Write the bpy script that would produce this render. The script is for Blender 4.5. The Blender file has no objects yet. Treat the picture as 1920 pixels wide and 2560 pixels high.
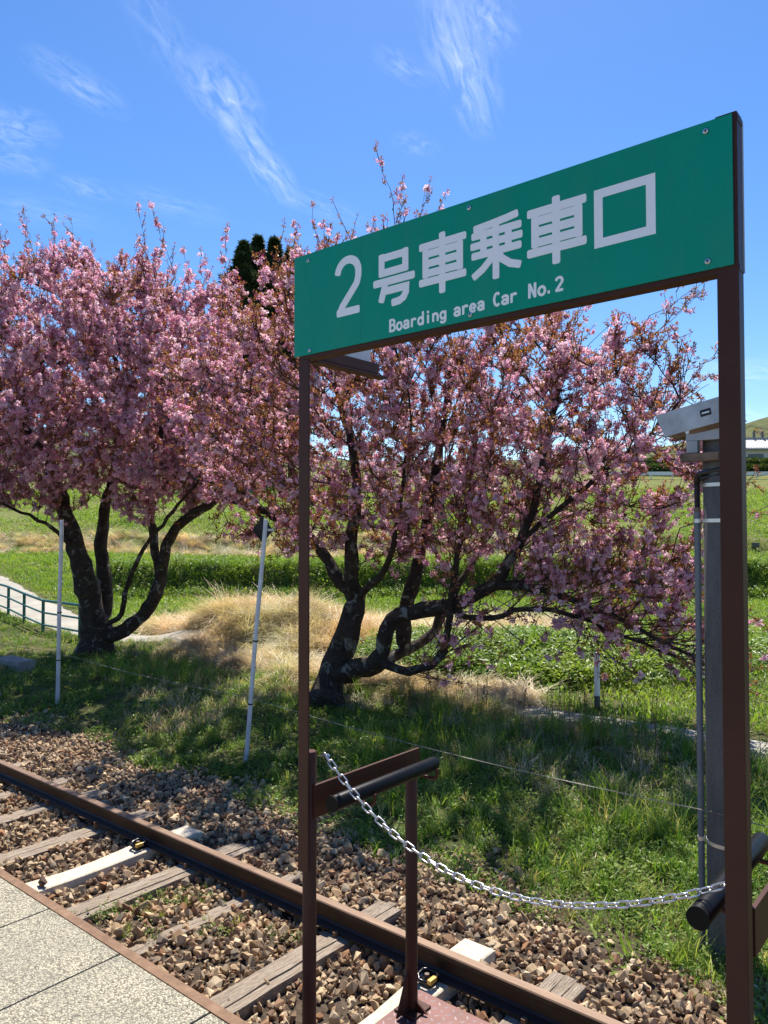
import bpy, bmesh, math
import numpy as np
from mathutils import Vector, Matrix, Euler

R = math.radians
rng = np.random.RandomState(7)
SC = bpy.context.scene
COL = SC.collection

# ------------------------------------------------------------------ camera
CAM = np.array([0.0, 0.0, 2.45])
YAW, PITCH, ROLL = -0.693, 0.027, -0.001
FOCAL_PX, PW, PH = 1904.0, 1920.0, 2560.0
fw = np.array([math.sin(YAW) * math.cos(PITCH), math.cos(YAW) * math.cos(PITCH), math.sin(PITCH)])
rt = np.cross(fw, [0, 0, 1.0]); rt /= np.linalg.norm(rt)
up = np.cross(rt, fw)
rt, up = rt * math.cos(ROLL) + up * math.sin(ROLL), up * math.cos(ROLL) - rt * math.sin(ROLL)
cam_data = bpy.data.cameras.new('camera')
cam = bpy.data.objects.new('camera', cam_data)
COL.objects.link(cam)
cam.matrix_world = Matrix(((rt[0], up[0], -fw[0], CAM[0]), (rt[1], up[1], -fw[1], CAM[1]),
                           (rt[2], up[2], -fw[2], CAM[2]), (0, 0, 0, 1)))
cam_data.sensor_fit = 'VERTICAL'
cam_data.sensor_height = 24.0
cam_data.lens = 24.0 * FOCAL_PX / PH
cam_data.clip_start = 0.05
cam_data.clip_end = 3000
SC.camera = cam

# ------------------------------------------------------------------ world, sun, exposure
SUN_AZ, SUN_EL = R(-34), R(60)      # azimuth measured from +Y (across the track) towards +X
sun_dir = Vector((math.sin(SUN_AZ) * math.cos(SUN_EL), math.cos(SUN_AZ) * math.cos(SUN_EL), math.sin(SUN_EL)))
world = bpy.data.worlds.new('World')
SC.world = world
world.use_nodes = True
SKY_STRENGTH, SUN_STRENGTH, EXPOSURE = 0.095, 5.0, 0.92
SC.view_settings.view_transform = 'Standard'
SC.view_settings.look = 'None'
SC.view_settings.gamma = 1.0
SC.view_settings.use_curve_mapping = False
SC.view_settings.exposure = EXPOSURE
sun_data = bpy.data.lights.new('sun', 'SUN')
sun_data.energy = SUN_STRENGTH
sun_data.angle = R(0.53)
sun_data.color = (1.0, 0.94, 0.84)
sun = bpy.data.objects.new('sun', sun_data)
COL.objects.link(sun)
sun.rotation_euler = sun_dir.to_track_quat('Z', 'Y').to_euler()
sun.location = (-20, 30, 40)
SC.cycles.max_bounces = 6
SC.cycles.diffuse_bounces = 3
SC.cycles.transmission_bounces = 4
SC.cycles.transparent_max_bounces = 6
SC.cycles.caustics_reflective = False
SC.cycles.caustics_refractive = False
SC.cycles.use_denoising = True


def ray(x, y):
    return fw + rt * (x - PW / 2) / FOCAL_PX + up * (PH / 2 - y) / FOCAL_PX


def at_depth(x, y, d):
    return CAM + ray(x, y) * d


def build_sky():
    nt = world.node_tree
    nt.nodes.clear()
    N, L = nt.nodes.new, nt.links.new
    out = N('ShaderNodeOutputWorld')
    bg = N('ShaderNodeBackground')
    sky = N('ShaderNodeTexSky')
    sky.sky_type = 'NISHITA'
    sky.sun_disc = False
    sky.sun_elevation = SUN_EL
    sky.sun_rotation = SUN_AZ
    sky.altitude = 300
    sky.air_density = 1.0
    sky.dust_density = 0.25
    sky.ozone_density = 2.2
    tc = N('ShaderNodeTexCoord')
    sep = N('ShaderNodeSeparateXYZ')
    L(tc.outputs['Generated'], sep.inputs[0])
    zc = N('ShaderNodeMath'); zc.operation = 'MAXIMUM'; zc.inputs[1].default_value = 0.03
    L(sep.outputs[2], zc.inputs[0])
    dx = N('ShaderNodeMath'); dx.operation = 'DIVIDE'; L(sep.outputs[0], dx.inputs[0]); L(zc.outputs[0], dx.inputs[1])
    dy = N('ShaderNodeMath'); dy.operation = 'DIVIDE'; L(sep.outputs[1], dy.inputs[0]); L(zc.outputs[0], dy.inputs[1])
    comb = N('ShaderNodeCombineXYZ')
    L(dx.outputs[0], comb.inputs[0]); L(dy.outputs[0], comb.inputs[1])
    # cirrus streaks: each lies between two points of a high flat cloud layer
    def layer(x, y):
        d = ray(x, y); return np.array([d[0] / d[2], d[1] / d[2]])
    streaks = [((1090, -60), (1210, 330), 75, 0.95), ((1180, -40), (1260, 130), 60, 0.55), ((500, 130), (610, 330), 70, 0.75),
               ((560, 270), (730, 510), 45, 0.85), ((330, -60), (480, 220), 60, 0.3), ((80, 120), (300, 290), 45, 0.5),
               ((-80, 290), (140, 350), 50, 0.6), ((-60, 360), (120, 440), 40, 0.4), ((150, 440), (280, 500), 30, 0.35),
               ((700, 470), (900, 560), 30, 0.35), ((940, 120), (1070, 210), 35, 0.4), ((-60, 500), (260, 560), 40, 0.3),
               ((1000, 330), (1080, 390), 35, 0.3), ((1820, 1020), (1990, 1100), 40, 0.8), ((1700, 900), (1990, 960), 45, 0.6),
               ((300, 470), (560, 560), 35, 0.3)]
    total = None
    for k, (a, b, wpx, amp) in enumerate(streaks):
        pa, pb = layer(*a), layer(*b)
        mid, d = (pa + pb) / 2, pb - pa
        n = np.array([-(b[1] - a[1]), b[0] - a[0]], float); n /= np.hypot(*n)
        pw = layer((a[0] + b[0]) / 2 + n[0] * wpx, (a[1] + b[1]) / 2 + n[1] * wpx) - layer((a[0] + b[0]) / 2, (a[1] + b[1]) / 2)
        ln = np.hypot(*d); ang = math.atan2(d[1], d[0])
        wd = abs(-math.sin(ang) * pw[0] + math.cos(ang) * pw[1])
        mp = N('ShaderNodeMapping'); mp.vector_type = 'TEXTURE'
        mp.inputs['Location'].default_value = (mid[0], mid[1], 0)
        mp.inputs['Rotation'].default_value = (0, 0, ang)
        mp.inputs['Scale'].default_value = (ln * 0.62, wd * 1.25, 1)
        L(comb.outputs[0], mp.inputs['Vector'])
        gr = N('ShaderNodeTexGradient'); gr.gradient_type = 'SPHERICAL'
        L(mp.outputs[0], gr.inputs[0])
        mp2 = N('ShaderNodeMapping'); mp2.vector_type = 'POINT'
        mp2.inputs['Location'].default_value = (k * 3.1, k * 1.7, 0)
        mp2.inputs['Scale'].default_value = (1.5, 2.3, 1)
        L(mp.outputs[0], mp2.inputs['Vector'])
        no = N('ShaderNodeTexNoise'); no.noise_dimensions = '2D'
        no.inputs['Scale'].default_value = 1.5; no.inputs['Detail'].default_value = 8; no.inputs['Roughness'].default_value = 0.6
        no.inputs['Distortion'].default_value = 0.45
        L(mp2.outputs[0], no.inputs['Vector'])
        mr = N('ShaderNodeMapRange'); mr.inputs[1].default_value = 0.36; mr.inputs[2].default_value = 0.86
        L(no.outputs['Fac'], mr.inputs[0])
        m1 = N('ShaderNodeMath'); m1.operation = 'MULTIPLY'; L(gr.outputs['Fac'], m1.inputs[0]); L(mr.outputs[0], m1.inputs[1])
        m2 = N('ShaderNodeMath'); m2.operation = 'MULTIPLY'; L(m1.outputs[0], m2.inputs[0]); m2.inputs[1].default_value = amp * 0.58
        if total is None:
            total = m2.outputs[0]
        else:
            ad = N('ShaderNodeMath'); ad.operation = 'ADD'; L(total, ad.inputs[0]); L(m2.outputs[0], ad.inputs[1]); total = ad.outputs[0]
    cl = N('ShaderNodeMath'); cl.operation = 'MINIMUM'; L(total, cl.inputs[0]); cl.inputs[1].default_value = 0.9
    hs = N('ShaderNodeHueSaturation'); hs.inputs['Hue'].default_value = 0.507
    hs.inputs['Saturation'].default_value = 1.30; hs.inputs['Value'].default_value = 1.0
    L(sky.outputs[0], hs.inputs['Color'])
    mix = N('ShaderNodeMixRGB'); L(cl.outputs[0], mix.inputs[0]); L(hs.outputs[0], mix.inputs[1])
    mix.inputs[2].default_value = (7.6, 8.2, 9.0, 1)
    L(mix.outputs[0], bg.inputs[0]); bg.inputs[1].default_value = SKY_STRENGTH
    L(bg.outputs[0], out.inputs[0])


build_sky()

# ------------------------------------------------------------------ helpers
def tag(o, label=None, cat=None, group=None, kind=None):
    if label: o['label'] = label
    if cat: o['category'] = cat
    if group: o['group'] = group
    if kind: o['kind'] = kind
    return o


def empty(name, loc, label, cat, group=None):
    o = bpy.data.objects.new(name, None)
    COL.objects.link(o)
    o.location = loc
    o.empty_display_size = 0.1
    tag(o, label, cat, group)
    return o


class MB:
    """collects shapes in world space and links them as one mesh object"""
    def __init__(s):
        s.v, s.f = [], []

    def add(s, vs, fs):
        o = len(s.v)
        s.v += [tuple(map(float, p)) for p in vs]
        s.f += [tuple(i + o for i in f) for f in fs]
        return s

    def box(s, x0, x1, y0, y1, z0, z1, bev=0.0):
        if bev <= 0:
            vs = [(x, y, z) for x in (x0, x1) for y in (y0, y1) for z in (z0, z1)]
            return s.add(vs, [(0, 1, 3, 2), (4, 6, 7, 5), (0, 4, 5, 1), (2, 3, 7, 6), (0, 2, 6, 4), (1, 5, 7, 3)])
        bm = bmesh.new()
        bmesh.ops.create_cube(bm, size=1)
        for v in bm.verts:
            v.co = Vector(((x0 + x1) / 2 + v.co.x * (x1 - x0), (y0 + y1) / 2 + v.co.y * (y1 - y0), (z0 + z1) / 2 + v.co.z * (z1 - z0)))
        bmesh.ops.bevel(bm, geom=bm.edges[:], offset=bev, segments=2, profile=0.6, affect='EDGES')
        bm.verts.ensure_lookup_table()
        s.add([v.co[:] for v in bm.verts], [[v.index for v in f.verts] for f in bm.faces])
        bm.free()
        return s

    def prism(s, poly, axis, a, b):
        """extrude a 2D polygon along axis (0 x,1 y,2 z) from a to b"""
        n = len(poly)
        def put(p, t):
            q = list(p); q.insert(axis, t); return q
        vs = [put(p, a) for p in poly] + [put(p, b) for p in poly]
        fs = [tuple(range(n))[::-1], tuple(range(n, 2 * n))] + [(i, (i + 1) % n, (i + 1) % n + n, i + n) for i in range(n)]
        return s.add(vs, fs)

    def tube(s, pts, rad, n=8, cap=True):
        pts = [np.array(p, float) for p in pts]
        m = len(pts)
        rad = [rad] * m if np.isscalar(rad) else list(rad)
        t0 = pts[1] - pts[0]; t0 /= np.linalg.norm(t0) + 1e-9
        ref = np.array([0, 0, 1.0]) if abs(t0[2]) < 0.9 else np.array([1.0, 0, 0])
        u = np.cross(t0, ref); u /= np.linalg.norm(u)
        vs = []
        for i in range(m):
            t = pts[min(i + 1, m - 1)] - pts[max(i - 1, 0)]; t /= np.linalg.norm(t) + 1e-9
            u = u - t * (u @ t); u /= np.linalg.norm(u) + 1e-9
            w = np.cross(t, u)
            for k in range(n):
                a = 2 * math.pi * k / n
                vs.append(pts[i] + rad[i] * (math.cos(a) * u + math.sin(a) * w))
        fs = [(i * n + k, i * n + (k + 1) % n, (i + 1) * n + (k + 1) % n, (i + 1) * n + k) for i in range(m - 1) for k in range(n)]
        if cap:
            fs += [tuple(range(n))[::-1], tuple((m - 1) * n + k for k in range(n))]
        return s.add(vs, fs)

    def build(s, name, mat, parent=None, smooth=False, link=True):
        me = bpy.data.meshes.new(name)
        loc = Vector((0, 0, 0))
        if parent is not None:
            p = parent
            while p is not None:
                loc = loc + p.location; p = p.parent
        vs = [(a - loc.x, b - loc.y, c - loc.z) for a, b, c in s.v]
        me.from_pydata(vs, [], s.f)
        me.validate()
        if smooth:
            me.polygons.foreach_set('use_smooth', [True] * len(me.polygons))
            if smooth == 'auto':
                try:
                    me.set_sharp_from_angle(angle=R(40))
                except Exception:
                    pass
        if mat is not None:
            for m in (mat if isinstance(mat, (list, tuple)) else [mat]):
                me.materials.append(m)
        o = bpy.data.objects.new(name, me)
        if link:
            COL.objects.link(o)
        if parent is not None:
            o.parent = parent
        return o


def copy_tree(o, parent=None, dx=Vector((0, 0, 0))):
    c = o.copy()
    COL.objects.link(c)
    if parent is not None:
        c.parent = parent
    else:
        c.location = o.location + dx
    for ch in list(o.children):
        copy_tree(ch, c)
    return c


# ------------------------------------------------------------------ materials
class NT:
    def __init__(s, name):
        s.m = bpy.data.materials.new(name)
        s.m.use_nodes = True
        s.t = s.m.node_tree
        s.t.nodes.clear()
        s.out = s.n('ShaderNodeOutputMaterial')

    def n(s, typ, **kw):
        nd = s.t.nodes.new(typ)
        for k, v in kw.items():
            if k.startswith('i_'):
                key = k[2:]
                nd.inputs[int(key) if key.isdigit() else key.replace('_', ' ')].default_value = v
            else:
                setattr(nd, k, v)
        return nd

    def l(s, a, b):
        s.t.links.new(a, b)

    def coord(s, kind='Object'):
        return s.n('ShaderNodeTexCoord').outputs[kind]

    def pos(s):
        return s.n('ShaderNodeNewGeometry').outputs['Position']

    def noise(s, vec, scale, detail=4, rough=0.6, dist=0.0, stretch=None):
        if stretch:
            mp = s.n('ShaderNodeMapping'); mp.inputs['Scale'].default_value = stretch
            s.l(vec, mp.inputs['Vector']); vec = mp.outputs[0]
        nd = s.n('ShaderNodeTexNoise')
        nd.inputs['Scale'].default_value = scale; nd.inputs['Detail'].default_value = detail
        nd.inputs['Roughness'].default_value = rough; nd.inputs['Distortion'].default_value = dist
        s.l(vec, nd.inputs['Vector'])
        return nd.outputs['Fac']

    def voronoi(s, vec, scale, feature='F1', out='Distance'):
        nd = s.n('ShaderNodeTexVoronoi'); nd.feature = feature; nd.inputs['Scale'].default_value = scale
        s.l(vec, nd.inputs['Vector'])
        return nd.outputs[out]

    def ramp(s, fac, stops, interp='LINEAR'):
        nd = s.n('ShaderNodeValToRGB'); cr = nd.color_ramp; cr.interpolation = interp
        while len(cr.elements) < len(stops):
            cr.elements.new(0.5)
        for e, (p, c) in zip(cr.elements, stops):
            e.position = p; e.color = (c[0], c[1], c[2], 1) if not np.isscalar(c) else (c, c, c, 1)
        s.l(fac, nd.inputs[0])
        return nd.outputs[0]

    def mix(s, fac, a, b, mode='MIX'):
        nd = s.n('ShaderNodeMixRGB'); nd.blend_type = mode
        for i, x in enumerate((fac, a, b)):
            if hasattr(x, 'is_linked'):
                s.l(x, nd.inputs[i])
            else:
                nd.inputs[i].default_value = x if np.isscalar(x) else (x[0], x[1], x[2], 1)
        return nd.outputs[0]

    def math(s, op, a, b=None, clamp=False):
        nd = s.n('ShaderNodeMath'); nd.operation = op; nd.use_clamp = clamp
        for i, x in enumerate((a, b)):
            if x is None: continue
            if hasattr(x, 'is_linked'): s.l(x, nd.inputs[i])
            else: nd.inputs[i].default_value = x
        return nd.outputs[0]

    def bump(s, h, strength=0.5, dist=0.01, normal=None):
        nd = s.n('ShaderNodeBump'); nd.inputs['Strength'].default_value = strength; nd.inputs['Distance'].default_value = dist
        s.l(h, nd.inputs['Height'])
        if normal is not None: s.l(normal, nd.inputs['Normal'])
        return nd.outputs[0]

    def bsdf(s, color, rough=0.6, metal=0.0, normal=None, spec=0.5):
        b = s.n('ShaderNodeBsdfPrincipled')
        for key, x in (('Base Color', color), ('Roughness', rough), ('Metallic', metal), ('Specular IOR Level', spec)):
            if hasattr(x, 'is_linked'): s.l(x, b.inputs[key])
            else: b.inputs[key].default_value = x if np.isscalar(x) else (x[0], x[1], x[2], 1)
        if normal is not None: s.l(normal, b.inputs['Normal'])
        s.l(b.outputs[0], s.out.inputs[0])
        return s.m

    def rand(s):
        return s.n('ShaderNodeObjectInfo').outputs['Random']

    def leaf(s, color, trans=0.5, rough=0.6, tcolor=None, spec=0.25):
        """thin leaf or petal: reflects and lets light through"""
        p = s.n('ShaderNodeBsdfPrincipled')
        p.inputs['Roughness'].default_value = rough; p.inputs['Specular IOR Level'].default_value = spec
        t = s.n('ShaderNodeBsdfTranslucent')
        s.l(color, p.inputs['Base Color'])
        s.l(tcolor if tcolor is not None else color, t.inputs[0])
        mx = s.n('ShaderNodeMixShader'); mx.inputs[0].default_value = trans
        s.l(p.outputs[0], mx.inputs[1]); s.l(t.outputs[0], mx.inputs[2]); s.l(mx.outputs[0], s.out.inputs[0])
        return s.m


def simple(name, col, rough=0.5, metal=0.0, var=0.15, scale=8, bump=0.0, spec=0.5):
    t = NT(name); c = t.coord()
    n = t.noise(c, scale, 5)
    lo = tuple(x * (1 - var) for x in col); hi = tuple(min(1, x * (1 + var)) for x in col)
    cc = t.ramp(n, [(0.3, lo), (0.7, hi)])
    nm = t.bump(t.noise(c, scale * 9, 3), bump, 0.004) if bump else None
    return t.bsdf(cc, rough, metal, nm, spec)


def m_brown_paint():
    t = NT('brown_paint'); c = t.coord()
    n = t.noise(c, 5, 5); f = t.noise(c, 160, 2)
    cc = t.ramp(n, [(0.25, (0.052, 0.018, 0.012)), (0.75, (0.070, 0.025, 0.016))])
    return t.bsdf(cc, 0.45, 0, t.bump(f, 0.08, 0.001), 0.22)


def m_sign_green():
    t = NT('sign_green'); c = t.coord()
    cc = t.ramp(t.noise(c, 3, 3), [(0.3, (0.002, 0.285, 0.185)), (0.7, (0.003, 0.305, 0.20))])
    p = t.pos()
    wear = t.noise(p, 6, 6, 0.65, 0.3, (1, 1, 0.35))
    cc = t.mix(t.ramp(wear, [(0.45, 0.0), (0.75, 0.16)]), cc, (0.09, 0.24, 0.19))
    return t.bsdf(cc, t.ramp(wear, [(0.3, 0.20), (0.75, 0.36)]), 0, None, 0.22)


def m_galv():
    t = NT('chain_steel'); c = t.coord()
    cc = t.ramp(t.noise(c, 30, 4), [(0.3, (0.44, 0.44, 0.45)), (0.7, (0.60, 0.60, 0.61))])
    return t.bsdf(cc, 0.32, 0.9)


def m_stone():
    t = NT('ballast_stone'); c = t.coord(); r = t.rand()
    base = t.ramp(r, [(0.0, (0.30, 0.215, 0.14)), (0.14, (0.52, 0.43, 0.30)), (0.28, (0.17, 0.105, 0.07)), (0.42, (0.60, 0.50, 0.36)),
                      (0.56, (0.26, 0.205, 0.155)), (0.68, (0.33, 0.19, 0.11)), (0.80, (0.20, 0.18, 0.16)), (0.92, (0.66, 0.58, 0.45)), (1.0, (0.22, 0.16, 0.11))])
    n = t.noise(c, 55, 6, 0.7)
    cc = t.mix(0.75, base, t.ramp(n, [(0.25, (0.45, 0.41, 0.38)), (0.75, (1.3, 1.25, 1.16))]), 'MULTIPLY')
    cc = t.mix(1.0, cc, (1.06, 0.97, 0.85), 'MULTIPLY')
    return t.bsdf(cc, 0.85, 0, t.bump(n, 0.5, 0.006), 0.25)


def m_wood(name='sleeper_wood', dark=1.0):
    t = NT(name); c = t.coord()
    g = t.noise(c, 9, 7, 0.7, 0.4, (14, 0.6, 14))
    g2 = t.noise(c, 30, 4, 0.6, 0.2, (16, 0.35, 16))
    base = t.ramp(g, [(0.25, (0.10, 0.075, 0.055)), (0.45, (0.30, 0.235, 0.175)), (0.7, (0.46, 0.39, 0.31))])
    cr = t.ramp(g2, [(0.36, (0.16, 0.14, 0.12)), (0.46, (1, 1, 1))])
    cc = t.mix(0.9, base, cr, 'MULTIPLY')
    h = t.math('ADD', t.math('MULTIPLY', g, 0.6), g2)
    return t.bsdf(cc, 0.85, 0, t.bump(h, 0.8, 0.012), 0.2)


def m_pc():
    t = NT('sleeper_concrete'); c = t.coord()
    n = t.noise(c, 7, 6, 0.65); sp = t.noise(c, 60, 3)
    cc = t.ramp(n, [(0.3, (0.46, 0.40, 0.30)), (0.7, (0.60, 0.54, 0.43))])
    cc = t.mix(t.ramp(sp, [(0.52, 0), (0.66, 0.65)]), cc, (0.30, 0.22, 0.13))
    return t.bsdf(cc, 0.8, 0, t.bump(sp, 0.3, 0.003), 0.3)


def m_rail():
    t = NT('rail_steel'); c = t.coord()
    n = t.noise(c, 14, 6, 0.7, 0, (0.25, 1, 1)); f = t.noise(c, 120, 3)
    cc = t.ramp(n, [(0.25, (0.016, 0.008, 0.005)), (0.6, (0.030, 0.015, 0.009)), (0.85, (0.055, 0.029, 0.017))])  # dark rust, darkened further to paint in the shade on the rail sides
    return t.bsdf(cc, t.ramp(n, [(0.3, 0.62), (0.8, 0.42)]), 0.15, t.bump(f, 0.25, 0.002), 0.5)


def m_rail_top():
    t = NT('rail_running_surface'); c = t.coord()
    n = t.noise(c, 14, 6, 0.7, 0, (0.25, 1, 1))
    cc = t.ramp(n, [(0.25, (0.13, 0.072, 0.042)), (0.55, (0.19, 0.115, 0.07)), (0.8, (0.27, 0.18, 0.12))])
    return t.bsdf(cc, 0.5, 0.2, t.bump(t.noise(c, 120, 3), 0.2, 0.001), 0.5)


def m_rust_edge():
    t = NT('rusty_edge_steel'); c = t.coord()
    n = t.noise(c, 18, 6, 0.7)
    cc = t.ramp(n, [(0.25, (0.11, 0.060, 0.034)), (0.55, (0.19, 0.108, 0.062)), (0.8, (0.28, 0.18, 0.115))])
    return t.bsdf(cc, 0.75, 0.0, t.bump(n, 0.3, 0.004), 0.3)


def m_aggregate():
    t = NT('exposed_aggregate'); c = t.pos()
    d = t.noise(c, 3.5, 4); wob = t.noise(c, 120, 3)
    v = t.voronoi(c, 165); vc = t.voronoi(c, 165, out='Color'); v2 = t.voronoi(c, 330, out='Color')
    pick = t.n('ShaderNodeSeparateColor'); t.l(vc, pick.inputs[0])
    pick2 = t.n('ShaderNodeSeparateColor'); t.l(v2, pick2.inputs[0])
    peb = t.ramp(pick.outputs[0], [(0.0, (0.10, 0.095, 0.08)), (0.3, (0.30, 0.27, 0.20)), (0.45, (0.50, 0.465, 0.36)), (0.8, (0.60, 0.555, 0.425)), (1, (0.24, 0.22, 0.18))])
    fine = t.ramp(pick2.outputs[1], [(0.0, (0.50, 0.5, 0.48)), (0.35, (0.9, 0.88, 0.84)), (1, (1.15, 1.1, 1.0))])
    cc = t.mix(0.85, peb, fine, 'MULTIPLY')
    cc = t.mix(t.ramp(v, [(0.46, 0.0), (0.66, 0.75)]), cc, (0.16, 0.145, 0.11))
    cc = t.mix(t.ramp(d, [(0.35, 0.45), (0.62, 0.0)]), cc, (0.20, 0.19, 0.155))
    st = t.noise(c, 9, 6, 0.7, 0.6)
    cc = t.mix(t.ramp(st, [(0.56, 0.0), (0.70, 0.5)]), cc, (0.13, 0.125, 0.105))
    h = t.math('SUBTRACT', t.math('MULTIPLY', wob, 0.5), v)
    return t.bsdf(cc, 0.85, 0, t.bump(h, 0.7, 0.006), 0.25)


def m_concrete(name, lo, hi, scale=5, streak=False):
    t = NT(name); c = t.coord()
    n = t.noise(c, scale, 7, 0.68, 0, (1, 1, 0.25) if streak else None); f = t.noise(c, 90, 4)
    cc = t.ramp(n, [(0.28, lo), (0.72, hi)])
    cc = t.mix(0.5, cc, t.ramp(f, [(0.3, 0.6), (0.7, 1.25)]), 'MULTIPLY')
    return t.bsdf(cc, 0.85, 0, t.bump(f, 0.5, 0.004), 0.25)


def m_bark():
    t = NT('cherry_bark'); c = t.pos()
    n = t.noise(c, 7, 6, 0.7, 0.5); ring = t.noise(c, 12, 4, 0.6, 0, (1, 1, 5)); li = t.noise(c, 5.5, 5, 0.62, 0.8)
    cc = t.ramp(n, [(0.3, (0.022, 0.016, 0.013)), (0.7, (0.075, 0.055, 0.043))])
    cc = t.mix(0.5, cc, t.ramp(ring, [(0.35, 0.55), (0.65, 1.3)]), 'MULTIPLY')
    cc = t.mix(t.ramp(li, [(0.56, 0.0), (0.64, 0.75)]), cc, (0.26, 0.265, 0.225))
    mo = t.noise(c, 3.1, 5, 0.6, 0.3)
    cc = t.mix(t.ramp(mo, [(0.60, 0.0), (0.70, 0.7)]), cc, (0.075, 0.075, 0.018))
    h = t.math('ADD', n, ring)
    return t.bsdf(cc, 0.9, 0, t.bump(h, 0.9, 0.03), 0.2)


def m_twig():
    t = NT('cherry_twig'); c = t.pos()
    n = t.noise(c, 9, 5, 0.7)
    cc = t.ramp(n, [(0.3, (0.040, 0.026, 0.022)), (0.60, (0.085, 0.058, 0.047)), (0.74, (0.24, 0.21, 0.18))])
    return t.bsdf(cc, 0.8, 0, None, 0.25)


def m_petal():
    t = NT('blossom_petal'); r = t.rand(); c = t.pos()
    cc = t.ramp(r, [(0.0, (0.86, 0.42, 0.57)), (0.3, (0.93, 0.60, 0.71)), (0.7, (0.96, 0.76, 0.83)), (0.88, (0.90, 0.53, 0.65)), (1.0, (0.72, 0.28, 0.43))])
    cc = t.mix(t.ramp(t.noise(c, 60, 2), [(0.4, 0.0), (0.7, 0.35)]), cc, (0.96, 0.86, 0.92))
    return t.leaf(cc, 0.55, 0.7)


def m_bud():
    t = NT('blossom_bud'); r = t.rand()
    cc = t.ramp(r, [(0.0, (0.40, 0.06, 0.17)), (1.0, (0.60, 0.16, 0.30))])
    return t.leaf(cc, 0.25, 0.6)


def m_bronze():
    t = NT('bronze_leaf'); r = t.rand()
    cc = t.ramp(r, [(0.0, (0.26, 0.105, 0.035)), (0.4, (0.36, 0.17, 0.06)), (0.75, (0.28, 0.18, 0.06)), (1.0, (0.17, 0.055, 0.03))])
    tc = t.mix(1.0, cc, (1.3, 1.2, 1.0), 'MULTIPLY')
    return t.leaf(cc, 0.42, 0.45, tc)


def m_grass(name, stops, trans=0.45):
    t = NT(name); r = t.rand(); c = t.pos()
    cc = t.ramp(r, stops)
    big = t.noise(c, 0.55, 3)
    cc = t.mix(0.8, cc, t.ramp(big, [(0.3, (0.80, 0.95, 0.85)), (0.7, (1.25, 1.08, 1.0))]), 'MULTIPLY')
    tc = t.mix(1.0, cc, (1.35, 1.3, 0.8), 'MULTIPLY')
    return t.leaf(cc, trans, 0.45, tc, 0.32)


M = {}
M['brown'] = m_brown_paint()
M['green'] = m_sign_green()
M['letter'] = simple('sign_white', (0.92, 0.92, 0.93), 0.35, 0, 0.02, 4)
M['signback'] = simple('sign_back_grey', (0.55, 0.56, 0.60), 0.4, 0, 0.04, 3)
M['screw'] = simple('screw_steel', (0.6, 0.6, 0.6), 0.3, 0.8, 0.2, 60)
M['hole'] = simple('dark_hole', (0.015, 0.014, 0.014), 0.6)
M['foam'] = simple('black_vinyl', (0.006, 0.0065, 0.008), 0.40, 0, 0.2, 30, 0.1, 0.12)
M['foamcap'] = simple('black_cap', (0.010, 0.009, 0.008), 0.6, 0, .15, 8, 0, .1)
M['chain'] = m_galv()
M['stone'] = m_stone()
M['wood'] = m_wood()
M['pc'] = m_pc()
M['rail'] = m_rail()
M['railtop'] = m_rail_top()
M['edge'] = m_rust_edge()
M['agg'] = m_aggregate()
M['joint'] = simple('joint_dark', (0.05, 0.045, 0.035), 0.9)
M['pwall'] = m_concrete('platform_concrete', (0.22, 0.2, 0.17), (0.38, 0.35, 0.3))
M['pole'] = m_concrete('pole_concrete', (0.075, 0.072, 0.066), (0.17, 0.163, 0.15), 6, True)
M['path'] = m_concrete('path_concrete', (0.25, 0.23, 0.19), (0.40, 0.37, 0.31), 1.2)
M['block'] = m_concrete('block_concrete', (0.2, 0.19, 0.17), (0.38, 0.36, 0.32), 6)
M['galv'] = simple('grey_galvanised', (0.34, 0.36, 0.38), 0.5, 0.35, 0.25, 7)
M['lampgrey'] = simple('grey_hood', (0.42, 0.44, 0.45), 0.45, 0.25, 0.3, 5)
M['band'] = simple('steel_band', (0.68, 0.68, 0.66), 0.35, 0.7, 0.1, 20)
M['conduit'] = simple('grey_conduit', (0.13, 0.155, 0.18), 0.45, 0, 0.12, 9)
M['hose'] = simple('black_hose', (0.014, 0.014, 0.016), 0.35, 0, 0.2, 30)
M['ruststeel'] = simple('rusted_bracket', (0.16, 0.11, 0.075), 0.7, 0.1, 0.5, 9)
M['whitepole'] = simple('white_pole_paint', (0.60, 0.61, 0.63), 0.5, 0, 0.16, 9)
M['whitepost'] = simple('white_marker_paint', (0.78, 0.78, 0.75), 0.5, 0, 0.08, 9)
M['postbase'] = simple('dark_post_base', (0.10, 0.10, 0.09), 0.7)
M['black'] = simple('black_board', (0.008, 0.008, 0.009), 0.5)
M['wire'] = simple('barbed_wire_zinc', (0.22, 0.21, 0.19), 0.55, 0.3, 0.4, 40)
M['fencegreen'] = simple('green_fence_paint', (0.012, 0.115, 0.085), 0.45, 0, 0.15, 8)
M['deck'] = simple('red_brown_deck', (0.155, 0.062, 0.050), 0.38, 0.1, 0.22, 9)
M['stud'] = simple('worn_glint_stud', (0.55, 0.45, 0.42), 0.35, 0.3, 0.3, 20)  # worn metal, made paler still to paint in the glint on the studs
M['bark'] = m_bark()
M['twig'] = m_twig()
M['petal'] = m_petal()
M['bud'] = m_bud()
M['bronze'] = m_bronze()
M['grass'] = m_grass('grass_blade', [(0, (0.060, 0.135, 0.018)), (0.4, (0.115, 0.225, 0.030)), (0.75, (0.19, 0.31, 0.045)), (0.93, (0.32, 0.35, 0.10)), (1, (0.50, 0.43, 0.22))])
M['lawn'] = m_grass('lawn_blade', [(0, (0.115, 0.215, 0.020)), (0.5, (0.185, 0.305, 0.032)), (1, (0.27, 0.36, 0.06))])
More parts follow.
